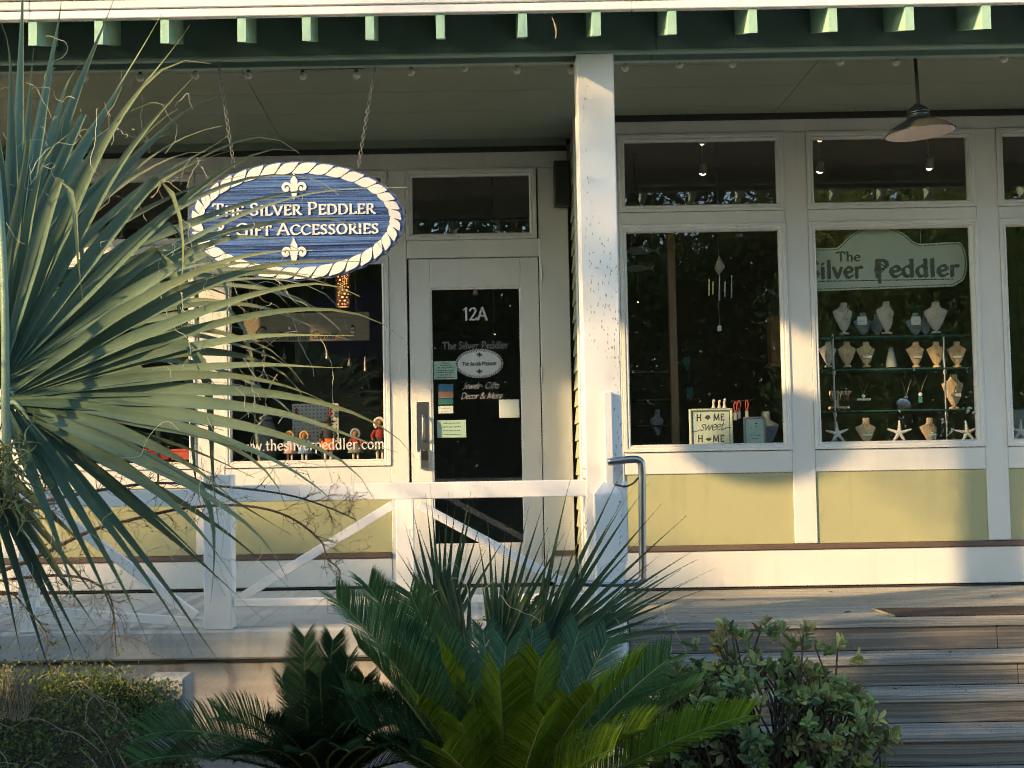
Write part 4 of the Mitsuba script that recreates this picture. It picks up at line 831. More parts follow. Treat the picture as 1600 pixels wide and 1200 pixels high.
for k, (px, q0, q1) in enumerate(((1108, 436, 462), (1114, 440, 460), (1124, 430, 470), (1133, 440, 464), (1143, 430, 466))): add('tube', tube([at(px, q0, .5 + .01 * k), at(px, q1, .5 + .01 * k)], .0075, 8), 'gold' if k < 2 else 'satin_steel', WC, smooth=True)
t = thing('hanging_tag', 'white price tag hanging on a thread in the first right-hand window', 'tag'); p = at(1124, 513, .4)
add('tag', ext(Polygon([(-.014, -.02), (.014, -.02), (.014, .014), (.006, .022), (-.006, .022), (-.014, .014)]), .002), 'paper_white', t); scene[t + '__tag']['to_world'] = T().translate(p.tolist()); add('thread', tube([p + [0, 0, .02], p + [0, 0, .22]], .0012, 4), 'satin_steel', t)
CK = thing('wall_case', 'brown wooden wall case deep inside the first right-hand window at its right edge', 'case'); a, b = at(1206, 568, 1.2), at(1226, 492, 1.2)
add('case', bx(a[0], b[0] + .05, 1.2, 1.35, a[2], b[2], .006), 'brown_case', CK); add('ledge', bx(a[0] - .02, b[0] + .05, 1.17, 1.36, a[2] - .03, a[2] - .001, .005), 'wood_warm', CK)
for k, (px, py, w_, lb) in enumerate(((1003, 392, .13, 'pale carved fish hanging high in the first right-hand window, the upper one'), (998, 420, .11, 'pale carved fish hanging high in the first right-hand window, the lower one'))):
    p = at(px, py, .9); c_ = smooth_path([(-1, 0, 0), (-.5, .22, 0), (.2, .2, 0), (.72, .05, 0), (1.05, .24, 0), (.98, 0, 0), (1.05, -.24, 0), (.72, -.05, 0), (.2, -.2, 0), (-.5, -.22, 0), (-1, 0, 0)], 4)[:, :2] * w_
    add('carved_fish', moved(ext(Polygon(c_).buffer(0), .02), p), 'bust_grey', None, label=lb, cat='carved fish')
for k, (px, py, lb) in enumerate(((1073, 565, 'upper blue glass ornament hanging right of the wooden post'), (1078, 612, 'lower blue glass ornament hanging right of the wooden post'))):
    p = at(px, py, .55); add('glass_ornament', cat(rough_box(p, .028, .006, .036), tube([p + [0, 0, .034], p + [0, 0, .16]], .001, 4)) if False else cat(bx(p[0] - .026, p[0] + .026, p[1], p[1] + .008, p[2] - .034, p[2] + .034, .003), tube([p + [0, .004, .034], p + [0, .004, .16]], .001, 4), bx(p[0] - .010, p[0] + .012, p[1] - .002, p[1] + .006, p[2] - .062, p[2] - .036, .002)), 'teal_glass', None, label=lb, cat='ornament')
# lamps of the shop that are lit
def lit(name, mesh, rad, parent):
    k = add(name, mesh, 'white_cloth', parent); scene[k]['emitter'] = {'type': 'area', 'radiance': {'type': 'rgb', 'value': list(rad)}}
for k, (px, py, Y, e, lb) in enumerate(((1098, 270, 2.2, 1.6, 'lit ceiling spotlight seen in the transom left of the pendant lamp'), (1281, 267, 2.2, 1.2, 'lit ceiling spotlight at the left of the transom behind the pendant lamp'), (1452, 262, 2.2, 1.4, 'lit ceiling spotlight at the right of the transom behind the pendant lamp'),
        (1097, 224, 1.0, .5, 'smaller lit spotlight close under the frame of the left transom'), (1281, 219, 1.0, .4, 'smaller lit spotlight close under the frame at the left of the pendant lamp'), (1450, 214, 1.0, .35, 'smaller lit spotlight close under the frame at the right of the pendant lamp'), (997, 471, 3.0, .8, 'tiny lit lamp deep in the room behind the first right-hand window'), (773, 521, 2.5, .8, 'tiny lit lamp deep in the room behind the door glass'))):
    t = thing('spotlight', lb, 'spotlight'); p = at(px, py, Y); r_ = .034 if k < 3 else (.022 if k < 6 else .012)
    add('housing', rotx(lathe([(0, .09), (r_ * .8, .085), (r_ * 1.15, .0), (r_ * 1.05, .0), (r_ * .7, .03), (0, .03)], 16, p), 28, p), 'white_cloth' if k < 6 else 'black_plastic', t, smooth=40)
    lit('lens', ball(p + [0, 0, .0], r_ * .82, 2, (1, 1, .8)), (e, e * .72, e * .38), t)
    add('stem', tube([p + [0, 0, .07], [p[0], p[1] + .04, 3.78]], .006, 6), 'white_cloth' if k < 6 else 'black_plastic', t)

# left window
CL = thing('pierced_lamp', 'glowing pierced cylinder lamp hanging below the blue oval sign, inside the window', 'lamp')
ly = 1.0; p0, p1 = at(536, 479, ly), at(536, 420, ly); rl = 10.5 * (ly + 9.5) / F_PX
lit('glow', tube([p0, p1], rl * .80, 20), (.16, .07, .02), CL)
ms = []; nrw = 11
for i in range(nrw):
    for j in range(9):
        a = 2 * math.pi * (j + .5 * (i % 2)) / 9; zz = p0[2] + (p1[2] - p0[2]) * (i + .5) / nrw; rr_ = (.37 + .1 * math.sin(i * 7 + j * 5)) * 2 * math.pi * rl / 9; rz = rr_ * .85
        ms.append(tube([np.array([p0[0] + rl * math.sin(a + rr_ / rl * math.cos(b)), ly - rl * math.cos(a + rr_ / rl * math.cos(b)), zz + rz * math.sin(b)]) for b in np.linspace(0, 2 * math.pi, 10)], .0062, 4, caps=False))
add('pierced_shade', cat(ms), 'brown_case', CL); add('ring', cat(tube([p0 + [rl * math.cos(a), rl * math.sin(a), 0] for a in np.linspace(0, 6.283, 21)], .006, 5, caps=False)), 'brown_case', CL); add('cord', tube([p1, [p1[0], p1[1], 3.78]], .004, 5), 'black_plastic', CL)
XS = thing('wooden_sign', 'tan plank sign lettered Christmas Corner hanging inside the left window', 'sign'); xy = .95
a, b = at(381, 535, xy), at(577, 487, xy)
add('plank', bx(a[0], b[0], xy, xy + .018, a[2], b[2], .003), 'plank_tan', XS)
g = pen_text('Christmas Corner', 1, thick=.12, thin=.05, ang=40, serif=0, slant=.2, track=.02); bb = g.bounds; wd = X(525, 525, xy) - X(428, 525, xy); g = shapely.affinity.scale(g, wd / (bb[2] - bb[0]), .062, origin=(0, 0))
add('lettering', at_text(g, 477, 530, xy - .0004), 'ink', XS, label='black script Christmas Corner'); add('capital', at_text(pen_text('C', .10, thick=.13, thin=.05, ang=40, serif=0, slant=.2), 406, 531, xy - .0004), 'ink', XS)
p = at(551, 516, xy - .004); add('snowman', cat(ball(p + [0, 0, .012], .012, 1, (1, .3, 1)), ball(p - [0, 0, .014], .017, 1, (1, .3, 1))), 'white_cloth', XS); add('snowman_hat', cat(bx(p[0] - .016, p[0] + .016, p[1] - .003, p[1], p[2] + .022, p[2] + .026, 0), bx(p[0] - .009, p[0] + .009, p[1] - .003, p[1], p[2] + .026, p[2] + .044, 0), bx(p[0] - .012, p[0] + .012, p[1] - .008, p[1] - .004, p[2] - .004, p[2] + .002, 0)), 'ink', XS)
add('hanging_cord', cat(tube([[a[0] + .1, xy, b[2]], [a[0] + .15, xy, 3.78]], .002, 4), tube([[b[0] - .1, xy, b[2]], [b[0] - .15, xy, 3.78]], .002, 4)), 'plank_tan', XS)
for k, (px, py, lb) in enumerate(((412, 552, 'small bell ornament hanging left below the plank sign'), (444, 556, 'small star ornament hanging below the middle of the plank sign'), (511, 553, 'small icicle ornament hanging right below the plank sign'), (546, 566, 'small house ornament hanging below the snowman'), (571, 568, 'long silver ornament hanging at the right end of the plank sign'))):
    p = at(px, py, .98); L_ = (.03, .03, .045, .035, .07)[k]; ms = [lathe([(0, -L_), (.016, -L_ * .8), (.013, 0), (.004, L_ * .8), (0, L_)], 10, p), tube([p + [0, 0, L_], p + [0, 0, L_ + .06]], .001, 4)]
    add('ornament', cat(ms), 'chain_metal' if k in (2, 4) else 'grey_ceramic', None, smooth=40, label=lb, cat='ornament')
PB = thing('pegboard', 'white pegboard standing behind the dolls in the left window', 'pegboard'); yq = 1.05; a, b = at(457, 692, yq), at(529, 630, yq)
add('board', bx(a[0], b[0], yq, yq + .01, a[2], b[2], .002), 'peg_white', PB)
hs = [lathe([(0, 0), (.0055, 0)][::-1], 6, (0, 0, 0))]
hol = [shapely.geometry.Point(x_, z_).buffer(.0052, quad_segs=2) for x_ in np.linspace(a[0] + .02, b[0] - .02, 12) for z_ in np.linspace(a[2] + .02, b[2] - .02, 10)]
add('holes', moved(ext(shapely.union_all(hol), .0008), [0, yq - .0002, 0]), 'ink', PB, kind='stuff')
for k, (px, py, lb) in enumerate(((463, 643, 'red ornament hanging at the left of the pegboard'), (516, 643, 'red ornament hanging at the right of the pegboard'))):
    p = at(px, py, yq - .03); add('ornament', cat(lathe([(0, -.03), (.014, -.022), (.008, .0), (.012, .014), (0, .03)], 10, p), tube([p + [0, 0, .028], p + [0, .02, .05]], .0012, 4)), 'red_cloth', None, smooth=40, label=lb, cat='ornament')
URN = thing('glass_jar', 'grey footed jar at the left end of the window ledge behind the palm tips', 'jar'); p = at(416, 720, 1.0)
add('jar', lathe([(0, 0), (.06, 0), (.065, .02), (.075, .10), (.085, .22), (.06, .29), (.035, .31), (0, .32)], 22, p), 'grey_ceramic', URN, smooth=40); add('lid', lathe([(0, .32), (.05, .315), (.05, .335), (.02, .35), (.012, .38), (0, .385)], 18, p), 'grey_ceramic', URN, smooth=40)
def doll(px, p0, p1, Y, label, dress, top, bonnet, skin='doll_skin', legs='white_cloth', wide=1.0, hat='ring'):
    t = thing('doll', label, 'doll'); b = at(px, p1, Y); H_ = Z(px, p0, Y) - Z(px, p1, Y); W = H_ * wide
    lg = [tube([b + [s * .07 * W, 0, .0], b + [s * .07 * W, 0, .14 * H_], b + [s * .06 * W, 0, .30 * H_]], [.034 * W, .040 * W, .05 * W], 8) for s in (-1, 1)]
    sh = [ball(b + [s * .07 * W, -.02 * W, .02 * H_], .045 * W, 1, (.9, 1.5, .7)) for s in (-1, 1)]
    add('legs', cat(lg, sh), legs, t, smooth=50)
    add('dress', loft([(b[2] + z_ * H_, w_ * W, w_ * W * .75, b[0], b[1]) for z_, w_ in ((.22, .235), (.24, .25), (.36, .20), (.48, .125))], 18), dress, t, smooth=50)
    add('bodice', cat(loft([(b[2] + z_ * H_, w_ * W, w_ * W * .7, b[0], b[1]) for z_, w_ in ((.47, .125), (.55, .13), (.64, .125), (.69, .06))], 16), tube([b + [-.12 * W, 0, .65 * H_], b + [-.20 * W, -.03 * W, .54 * H_], b + [-.17 * W, -.12 * W, .46 * H_]], [.05 * W, .048 * W, .04 * W], 8), tube([b + [.12 * W, 0, .65 * H_], b + [.20 * W, -.03 * W, .54 * H_], b + [.17 * W, -.12 * W, .46 * H_]], [.05 * W, .048 * W, .04 * W], 8)), top, t, smooth=50)
    hc_ = b + [0, -.01 * W, .80 * H_]
    face = [ball(hc_, .105 * W, 2, (.95, .95, 1.12)), ball(hc_ + [0, -.10 * W, -.01 * W], .016 * W, 1), ball(b + [-.17 * W, -.14 * W, .45 * H_], .032 * W, 1), ball(b + [.17 * W, -.14 * W, .45 * H_], .032 * W, 1)]
    add('head', cat(face), skin, t, smooth=60)
    add('eyes', cat([ball(hc_ + [s * .036 * W, -.094 * W, .02 * W], .012 * W, 1) for s in (-1, 1)]), 'ink', t)
    add('mouth', ball(hc_ + [0, -.096 * W, -.045 * W], .016 * W, 1, (1.3, .5, .5)), 'red_cloth', t)
    if hat == 'ring':
        add('bonnet', cat(tube([hc_ + [.128 * W * math.cos(a), -.03 * W, .135 * W * math.sin(a) + .01 * W] for a in np.linspace(-.9, math.pi + .9, 22)], .040 * W, 7), ball(hc_ + [0, .05 * W, .03 * W], .12 * W, 2, (1, .8, 1))), bonnet, t, smooth=60)
    else:
        add('hat', moved(lathe([(0, .20 * W), (.07 * W, .19 * W), (.09 * W, .09 * W), (.20 * W, .07 * W), (.20 * W, .055 * W), (0, .06 * W)], 22), hc_), bonnet, t, smooth=50)
doll(453, 672, 719, .86, 'small doll in a pink and white dress with a straw bonnet', 'pink_cloth', 'white_cloth', 'straw')
doll(476, 672, 719, .86, 'small doll in a light blue outfit with a straw bonnet', 'blue_cloth', 'blue_cloth', 'straw')
doll(513, 649, 719, .88, 'larger doll in a bright orange skirt and black jacket with a wide hat', 'orange_cloth', 'black_cloth', 'black_cloth', hat='brim', wide=.9)
doll(556, 668, 719, .86, 'small doll in a dark red top and green skirt with a grey bonnet', 'grey_ceramic', 'red_cloth', 'bust_grey')
doll(594, 648, 719, .90, 'larger doll in a dark red coat with a white fur hood at the window edge', 'black_cloth', 'red_cloth', 'white_cloth', wide=.85)
for k, (px, w_, m_, lb) in enumerate(((180, 34, 'red_cloth', 'red gift box, leftmost of the row behind the palm'), (216, 30, 'coral', 'coral gift box second in the row behind the palm'), (250, 32, 'red_cloth', 'red gift box third in the row behind the palm'), (284, 28, 'coral', 'coral gift box at the right end of the row behind the palm'))):
    p, q = at(px - w_ / 2, 719, .85), at(px + w_ / 2, 703, .85); t = thing('gift_box', lb, 'box'); add('box', bx(p[0], q[0], .80, .92, p[2], q[2] - .012, .004), m_, t); add('lid', bx(p[0] - .004, q[0] + .004, .796, .924, q[2] - .0118, q[2] + .008, .003), m_, t)
CBN = thing('grey_cabinet', 'grey display case inside the far left window behind the palm', 'display case'); a, b = at(104, 722, 1.0), at(152, 655, 1.0)
add('case', bx(a[0], b[0], 1.0, 1.3, a[2], b[2], .006), 'grey_ceramic', CBN)
for q_ in (.33, .66): add('drawer', bx(a[0] + .01, b[0] - .01, .992, .999, a[2] + (b[2] - a[2]) * (q_ - .3), a[2] + (b[2] - a[2]) * q_ - .01, .002), 'grey_ceramic', CBN)
ug = pen_text('www.thesilverpeddler.com', .082, thick=.11, thin=.04, ang=35, serif=.06, track=.06); ug = shapely.affinity.scale(ug, (X(601, 704, YL) - X(366, 704, YL)) / (ug.bounds[2] - ug.bounds[0]), 1, origin=(0, 0))
add('web_address', at_text(ug, 483.5, 703, YL + .031), 'decal_white', 'shop_building', label='white web address www.thesilverpeddler.com lettered along the bottom of the left window')
# notices on the door glass
def notice(px0, py0, px1, py1, mat_, label, lines=0):
    t = thing('notice', label, 'notice'); a, b = at(px0, py1, PY + .003), at(px1, py0, PY + .003)
    add('sheet', bx(a[0], b[0], PY + .003, PY + .0045, a[2], b[2], 0), mat_, t)
    if lines:
        w_, h_ = b[0] - a[0], b[2] - a[2]; r_ = np.random.default_rng(int(px0 * 7 + py0)); gs_ = []
        for i in range(lines):
            hw = w_ * r_.uniform(.16, .38); zc_ = h_ * (.5 - (i + .8) / (lines + .6)); gs_.append(sbox(-hw, zc_ - h_ * .014, hw, zc_ + h_ * .014))
        add('print', moved(ext(shapely.union_all(gs_), .0006), [(a[0] + b[0]) / 2, PY + .0026, (a[2] + b[2]) / 2]), 'ink_soft', t)
    return t
notice(678, 564, 714, 593, 'paper_green', 'pale green notice on the door glass left of the oval emblem', 7)
t = notice(685, 600, 708, 611, 'paper_blue', 'small poster with blue, sand and green bands on the door glass')
a, b = at(685, 622, PY + .003), at(708, 611.2, PY + .003); add('sand_band', bx(a[0], b[0], PY + .003, PY + .0045, a[2], b[2], 0), 'paper_sand', t)
a, b = at(685, 632, PY + .003), at(708, 622.2, PY + .003); add('green_band', bx(a[0], b[0], PY + .003, PY + .0045, a[2], b[2], 0), 'paper_teal', t)
notice(685, 634, 708, 646, 'paper_white', 'small white sticker below the poster on the door glass', 2)
notice(683, 656, 728, 684, 'paper_green', 'wide pale notice low on the door glass beside the door handle', 4)
notice(780, 624, 811, 653, 'paper_white', 'square white notice at the right side of the door glass')
# ================================================================== plants
def ribbon(P, S, N, W, fold, C):
    """A folded strip along the points P, W wide (per point), the edges lifted by fold; returns vertices, triangles, colours."""
    W = np.asarray(W)[:, None]; f = np.asarray(fold)[:, None] * W
    V = np.stack([P - S * W / 2 + N * f, P, P + S * W / 2 + N * f], 1).reshape(-1, 3); n = len(P)
    i = np.arange(n - 1)[:, None] * 3
    F_ = np.concatenate([i + np.array([[0, 1, 4]]), i + np.array([[0, 4, 3]]), i + np.array([[1, 2, 5]]), i + np.array([[1, 5, 4]])])
    return V, F_, np.repeat(C, 3, axis=0)
def joinv(parts):
    V, Fc, C, o = [], [], [], 0
    for v, f, c in parts: V.append(v); Fc.append(f + o); C.append(c); o += len(v)
    return trimesh.Trimesh(np.vstack(V), np.vstack(Fc), process=False), np.vstack(C)
def blade(rng, o, d, nrm, L, wmax, fuse, gap, droop, snap=None, base=(.10, .18, .11), tip=(.26, .28, .13), n=17, stiff=.0, curl=.6, costa=0.0, twist=0.0):
    """One segment of a fan leaf: joined to its neighbours up to 'fuse', then free, tapering to a drooping thread."""
    s = np.linspace(0, 1, n); P = np.zeros((n, 3)); D = np.zeros((n, 3)); P[0] = o; d = unit(d); D[0] = d; g = np.array([0, 0, -1.0])
    cd = unit(rng.normal(size=3))
    for k in range(1, n):
        pull = droop * max(0, s[k] - fuse * .7) ** 1.6
        if snap and s[k] > snap: d = unit(d * .45 + g * .62)
        if s[k] > .82: d = unit(d + cd * curl * (s[k] - .82) * 2.2)
        d = unit(d + g * pull / n * 6); D[k] = d; P[k] = P[k - 1] + d * L / (n - 1)
    S = unit(np.cross(D, nrm)); N = np.cross(S, D)
    tw = twist * np.clip((s - fuse) / (1 - fuse), 0, 1)[:, None]
    S, N = S * np.cos(tw) + N * np.sin(tw), N * np.cos(tw) - S * np.sin(tw)
    W = np.where(s < fuse, np.minimum(wmax * 1.02, gap * s * L + .018), wmax * np.clip(1 - ((s - fuse) / (1 - fuse)), 0, 1) ** 1.25)
    W = np.maximum(np.minimum(W, wmax), .0022)
    C = np.array(base)[None] * (1 - s[:, None] ** 3) + np.array(tip)[None] * s[:, None] ** 3
    return ribbon(P, S, N, W, np.where(s < fuse, .46, .34), C * rng.uniform(.8, 1.22))
def fan(parent, rng, hub, axis, nrm, R, spread, n, droop, wmax=.044, fuse=.42, snap=.14, fold=.35, costa=.16, base=(.095, .165, .11), tip=(.27, .28, .13), parts=True, label=None, rib=None, fib=26, curl=.6, lenvar=.12):
    a = unit(axis); nrm = unit(nrm - a * (np.dot(nrm, a))); side = np.cross(nrm, a); fr = numbered(parent + '__frond')
    if label: labels[fr] = {'label': label}
    hub = np.asarray(hub, float); acc = []; gap = spread / (n - 1) * 1.12
    for i in range(n):
        t = 2 * i / (n - 1) - 1
        th = t * spread / 2 + rng.normal() * spread / n * .38
        d = a * math.cos(th) + side * math.sin(th) + nrm * fold * (abs(t) - .35 + rng.normal() * .16)
        o = hub + a * costa * R * (1 - abs(t)) ** 1.2
        L = R * (1 - .20 * t * t) * rng.uniform(1 - lenvar, 1 + lenvar) - costa * R * (1 - abs(t)) * .7
        bl = blade(rng, o, d, nrm, L, wmax * rng.uniform(.85, 1.1), fuse * rng.uniform(.85, 1.15), gap, droop * rng.uniform(.6, 1.5), rng.uniform(.5, .72) if rng.random() < snap else None, base, tip, twist=rng.normal() * .9, curl=curl)
        if parts: add('leaf_segment', trimesh.Trimesh(bl[0], bl[1], process=False), 'palm_leaf', fr, smooth=True, color=bl[2])
        else: acc.append(bl)
    if fib:
        fl = []
        for i in range(fib):
            th = rng.uniform(-.5, .5) * spread; d = a * math.cos(th) + side * math.sin(th) + nrm * rng.normal() * .15
            p = hub + unit(d) * R * rng.uniform(.42, .85); q = unit(d) * .3 + [0, 0, -.2] + rng.normal(size=3) * .5; L = rng.uniform(.10, .32); pts = [p]
            for k in range(9):
                q = unit(q + rng.normal(size=3) * .35 + [0, 0, -.22]); pts.append(pts[-1] + q * L / 9)
            fl.append(tube(smooth_path(pts, 2), .0011, 3, caps=False))
        add('fibre', cat(fl), 'fibre', fr, kind='stuff')
    if parts: 
        if rib is not None: add('petiole', tube(smooth_path([rib, (np.asarray(rib) + hub) / 2 + [0, 0, .03], hub, hub + a * costa * R * .8], 4), np.linspace(.019, .006, 13), 8), 'petiole', fr, smooth=True)
    else:
        m, c = joinv(acc); add('leaf_segments', m, 'leaf_thin', fr, smooth=True, color=c, kind='stuff')
    return fr

# ------------------------------------------------------------------ the cabbage palm on the left
PM = thing('fan_palm', 'large blue green fan palm with drooping leaf tips in front of the blue sign', 'palm')
rng = np.random.default_rng(11)
crown = np.array([-2.25, -4.35, .55])
TR = np.array([crown + [-.10, .05, -1.55], crown + [-.06, .03, -1.0], crown + [-.02, 0, -.4], crown + [0, 0, .1]])
add('trunk', tube(smooth_path(TR, 5), np.linspace(.17, .14, 16) * (1 + .08 * np.sin(np.arange(16) * 2.3)), 14), 'bark', PM, smooth=40)
toC = np.array([.25, -1.0, .10])
P = lambda px, py, Y=-4.3: at(px, py, Y)
def ax(deg, away=0.0): return np.array([math.cos(math.radians(deg)), away, math.sin(math.radians(deg))])
fan(PM, rng, P(-6, 605, -4.25), ax(46, -.05), toC, 1.42, 1.35, 20, .85, wmax=.060, fuse=.40, rib=crown + [0, 0, 0], label='broad fan frond arching up and to the right beside the sign', snap=.28, fold=.22, costa=.05, base=(.15, .225, .165), curl=.7, lenvar=.2)
fan(PM, rng, P(6, 622, -4.5), ax(3, -.12), toC + [0, 0, .25], 1.40, 1.15, 18, .60, wmax=.056, fuse=.42, rib=crown + [0, 0, 0], label='broad fan frond spreading to the right below the sign', snap=.22, fold=.18, costa=.04, base=(.14, .21, .15), curl=.6, lenvar=.18)
fan(PM, rng, P(-30, 560, -3.9), ax(25, .08), toC + [0, 0, .3], 1.62, 1.0, 13, 1.0, wmax=.036, fuse=.36, rib=crown + [0, .1, 0], label='thin drooping fan frond crossing the left edge of the sign', snap=.2, fold=.2, base=(.15, .22, .165), tip=(.36, .36, .22), curl=1.0, lenvar=.25)
fan(PM, rng, P(12, 450, -4.0), ax(77, .12), toC + [.3, 0, 0], 1.22, .95, 13, .22, wmax=.050, rib=crown + [0, .1, .1], snap=.12, label='upright fan frond reaching to the eave', base=(.15, .24, .19), lenvar=.22)
fan(PM, rng, P(6, 630, -4.55), ax(-36, -.10), np.array([.35, -1, .35]), 1.15, 1.1, 12, .30, wmax=.040, fuse=.30, rib=crown + [0, -.05, 0], snap=.05, label='lower fan frond hanging across the railing', base=(.085, .145, .10), tip=(.17, .19, .10), curl=.3)
fan(PM, rng, P(-60, 500, -3.75), ax(20, .15), np.array([.15, -1, .55]), 1.62, 1.15, 15, .62, wmax=.040, rib=crown + [0, .15, .1], snap=.08, base=(.11, .17, .13), tip=(.36, .36, .22), curl=1.0, lenvar=.2)
fan(PM, rng, P(-40, 700, -4.0), ax(-66, .1), np.array([.2, -1, .2]), .95, .7, 8, .15, wmax=.034, rib=crown + [0, .1, -.1], snap=.0, base=(.075, .12, .085), tip=(.12, .13, .08), curl=.2)
for az, el, R in ((150, 40, 1.1), (205, 15, 1.1), (110, 60, 1.1), (180, -25, 1.0), (185, 72, 1.45), (140, 70, 1.3), (160, 55, 1.4)):
    a = np.array([math.cos(math.radians(az)) * math.cos(math.radians(el)), math.sin(math.radians(az)) * math.cos(math.radians(el)), math.sin(math.radians(el))])
    if az in (255, 290): a = unit(a + [-.5, 0, 0])
    h = crown + a * .55
    fan(PM, rng, h, a, np.cross(a, np.cross([0, 0, 1], a)), R, 2.2, 34, .5, parts=False, fib=8, rib=None)
add('petiole', tube(smooth_path([P(14, 775, -4.66), P(12, 730, -4.68), P(9, 650, -4.7), P(6, 420, -4.7), P(-12, 180, -4.65)], 5), np.linspace(.020, .012, 21), 8), 'petiole', PM, smooth=True, label='pale straight leaf stalk at the left edge')

# ------------------------------------------------------------------ low palmetto in the middle
PT = thing('dwarf_palmetto', 'dwarf palmetto with stiff upright spiky fans behind the cycad, in front of the column', 'palmetto')
rng = np.random.default_rng(5)
pb = np.array([.35, -3.2, GZ])
def pfan(px, py, deg, R, spread, n, Y=-3.15, away=0.0, **k):
    h = P(px, py, Y)
    fan(PT, rng, h, ax(deg, away), np.array([.1, -1, .25]), R, spread, n, .06, wmax=.028, fuse=.34, snap=.0, fold=.18, costa=.05, base=(.075, .125, .07), tip=(.10, .12, .06), fib=5, rib=pb + rng.normal(size=3) * [.05, .05, 0], curl=.05, lenvar=.2, **k)
pfan(830, 1035, 47, .86, 1.15, 19, -3.2, -.05)
pfan(690, 1010, 86, .70, .85, 15, -3.0, .05)
pfan(775, 1030, 74, .62, .9, 15, -3.35, -.1)
pfan(730, 1045, 112, .60, .8, 12, -3.3, .0)
pfan(880, 1020, 30, .60, .7, 9, -3.45, -.1)

# ------------------------------------------------------------------ sago cycads
def cycad(name, label, base, fronds, seed, col, mats='leaf_gloss'):
    rng = np.random.default_rng(seed); C_ = thing(name, label, 'cycad', None)
    add('trunk', lathe([(0, -.02), (.16, -.02), (.19, .10), (.17, .26), (.08, .34), (0, .35)], 18, np.asarray(base) - [0, 0, .34]), 'bark', C_, smooth=60)
    for (tip, lift, w, tint) in fronds:
        b = np.asarray(base) + rng.normal(size=3) * [.03, .03, .01]; tip = np.asarray(tip)
        mid = (b + tip) / 2 + np.array([0, 0, lift]) * np.linalg.norm(tip - b)
        s = np.linspace(0, 1, 26)[:, None]; P_ = (1 - s) ** 2 * b + 2 * s * (1 - s) * mid + s * s * tip
        D = unit(np.gradient(P_, axis=0)); L = np.linalg.norm(np.diff(P_, axis=0), axis=1).sum()
        up = unit(np.cross(np.cross(D, [0, 0, 1.0]) + 1e-5, D)); up = unit(up + np.cross(D, up) * rng.normal() * .3 + np.array([0, -.30, 0])); up = unit(up - D * (up * D).sum(1)[:, None]); Sd = np.cross(D, up)
        nl = int(L * 150); t = np.linspace(.16, .995, nl); pos, dr_, nn, sc, cc = [], [], [], [], []
        for k, tt in enumerate(t):
            i = min(int(tt * 25), 24); f = tt * 25 - i; p = P_[i] * (1 - f) + P_[i + 1] * f
            ll = w * (math.sin(math.pi * min(1, (tt - .05) * .78 + .12)) ** .6) * rng.uniform(.94, 1.06)
            for sg in (-1, 1):
                fw = .62 + .75 * tt ** 2
                d = unit(Sd[i] * sg + D[i] * fw + up[i] * (.55 + rng.normal() * .05))
                pos.append(p); dr_.append(d); nn.append(unit(up[i] - Sd[i] * sg * .45 + rng.normal(size=3) * .22)); sc.append((ll, rng.uniform(.0038, .0052), ll)); cc.append(np.array(tint) * rng.uniform(.6, 1.4))
        tv = np.array([(0, -.4, 0), (0, .4, 0), (.35, -.5, .02), (.35, .5, .02), (.75, -.4, .0), (.75, .4, .0), (1, 0, -.06)]); tf = np.array([(0, 2, 1), (1, 2, 3), (2, 4, 3), (3, 4, 5), (4, 6, 5)])
        m, c = scatter(tv, tf, np.array(pos), np.array(dr_), np.array(nn), np.array(sc), np.array(cc))
        fr = numbered(C_ + '__frond')
        add('leaflets', m, mats, fr, color=c, kind='stuff')
        add('rachis', tube(P_, np.linspace(.0075, .0022, 26), 5), 'green_stem', fr, smooth=True)
    return C_
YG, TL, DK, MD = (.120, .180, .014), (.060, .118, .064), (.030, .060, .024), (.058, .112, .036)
def fr(px, py, Y, lift, w, tint): return (at(px, py, Y), lift, w, tint)
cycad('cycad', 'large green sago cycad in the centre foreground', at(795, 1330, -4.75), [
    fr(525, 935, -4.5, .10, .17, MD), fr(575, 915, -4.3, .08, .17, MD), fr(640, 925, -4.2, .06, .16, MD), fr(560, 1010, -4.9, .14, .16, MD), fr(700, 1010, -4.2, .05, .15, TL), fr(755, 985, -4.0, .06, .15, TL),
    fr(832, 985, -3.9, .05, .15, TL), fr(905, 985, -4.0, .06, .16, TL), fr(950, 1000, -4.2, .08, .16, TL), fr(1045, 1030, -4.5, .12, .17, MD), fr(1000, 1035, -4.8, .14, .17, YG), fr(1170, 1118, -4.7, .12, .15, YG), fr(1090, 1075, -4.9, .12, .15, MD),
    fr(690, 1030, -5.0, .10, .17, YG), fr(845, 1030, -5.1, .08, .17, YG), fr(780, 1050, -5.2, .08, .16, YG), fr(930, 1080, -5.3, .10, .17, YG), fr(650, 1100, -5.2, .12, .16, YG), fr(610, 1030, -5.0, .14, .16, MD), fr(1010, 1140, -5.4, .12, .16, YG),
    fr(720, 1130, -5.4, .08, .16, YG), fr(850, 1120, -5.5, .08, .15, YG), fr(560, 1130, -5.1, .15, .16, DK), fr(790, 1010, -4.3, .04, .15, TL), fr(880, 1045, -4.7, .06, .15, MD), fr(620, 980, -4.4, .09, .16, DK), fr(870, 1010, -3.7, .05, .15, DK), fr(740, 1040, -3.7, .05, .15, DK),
    fr(640, 1180, -5.3, .12, .15, DK), fr(585, 1160, -5.0, .16, .15, DK), fr(540, 1080, -4.6, .16, .15, MD), fr(600, 1100, -4.8, .14, .15, DK), fr(690, 1170, -5.5, .08, .15, YG), fr(960, 1170, -5.5, .10, .15, YG), fr(740, 1090, -5.0, .08, .16, MD), fr(890, 1100, -5.2, .08, .16, YG), fr(470, 1060, -3.9, .2, .15, DK), fr(1100, 1060, -3.8, .2, .15, MD)], 3, YG)
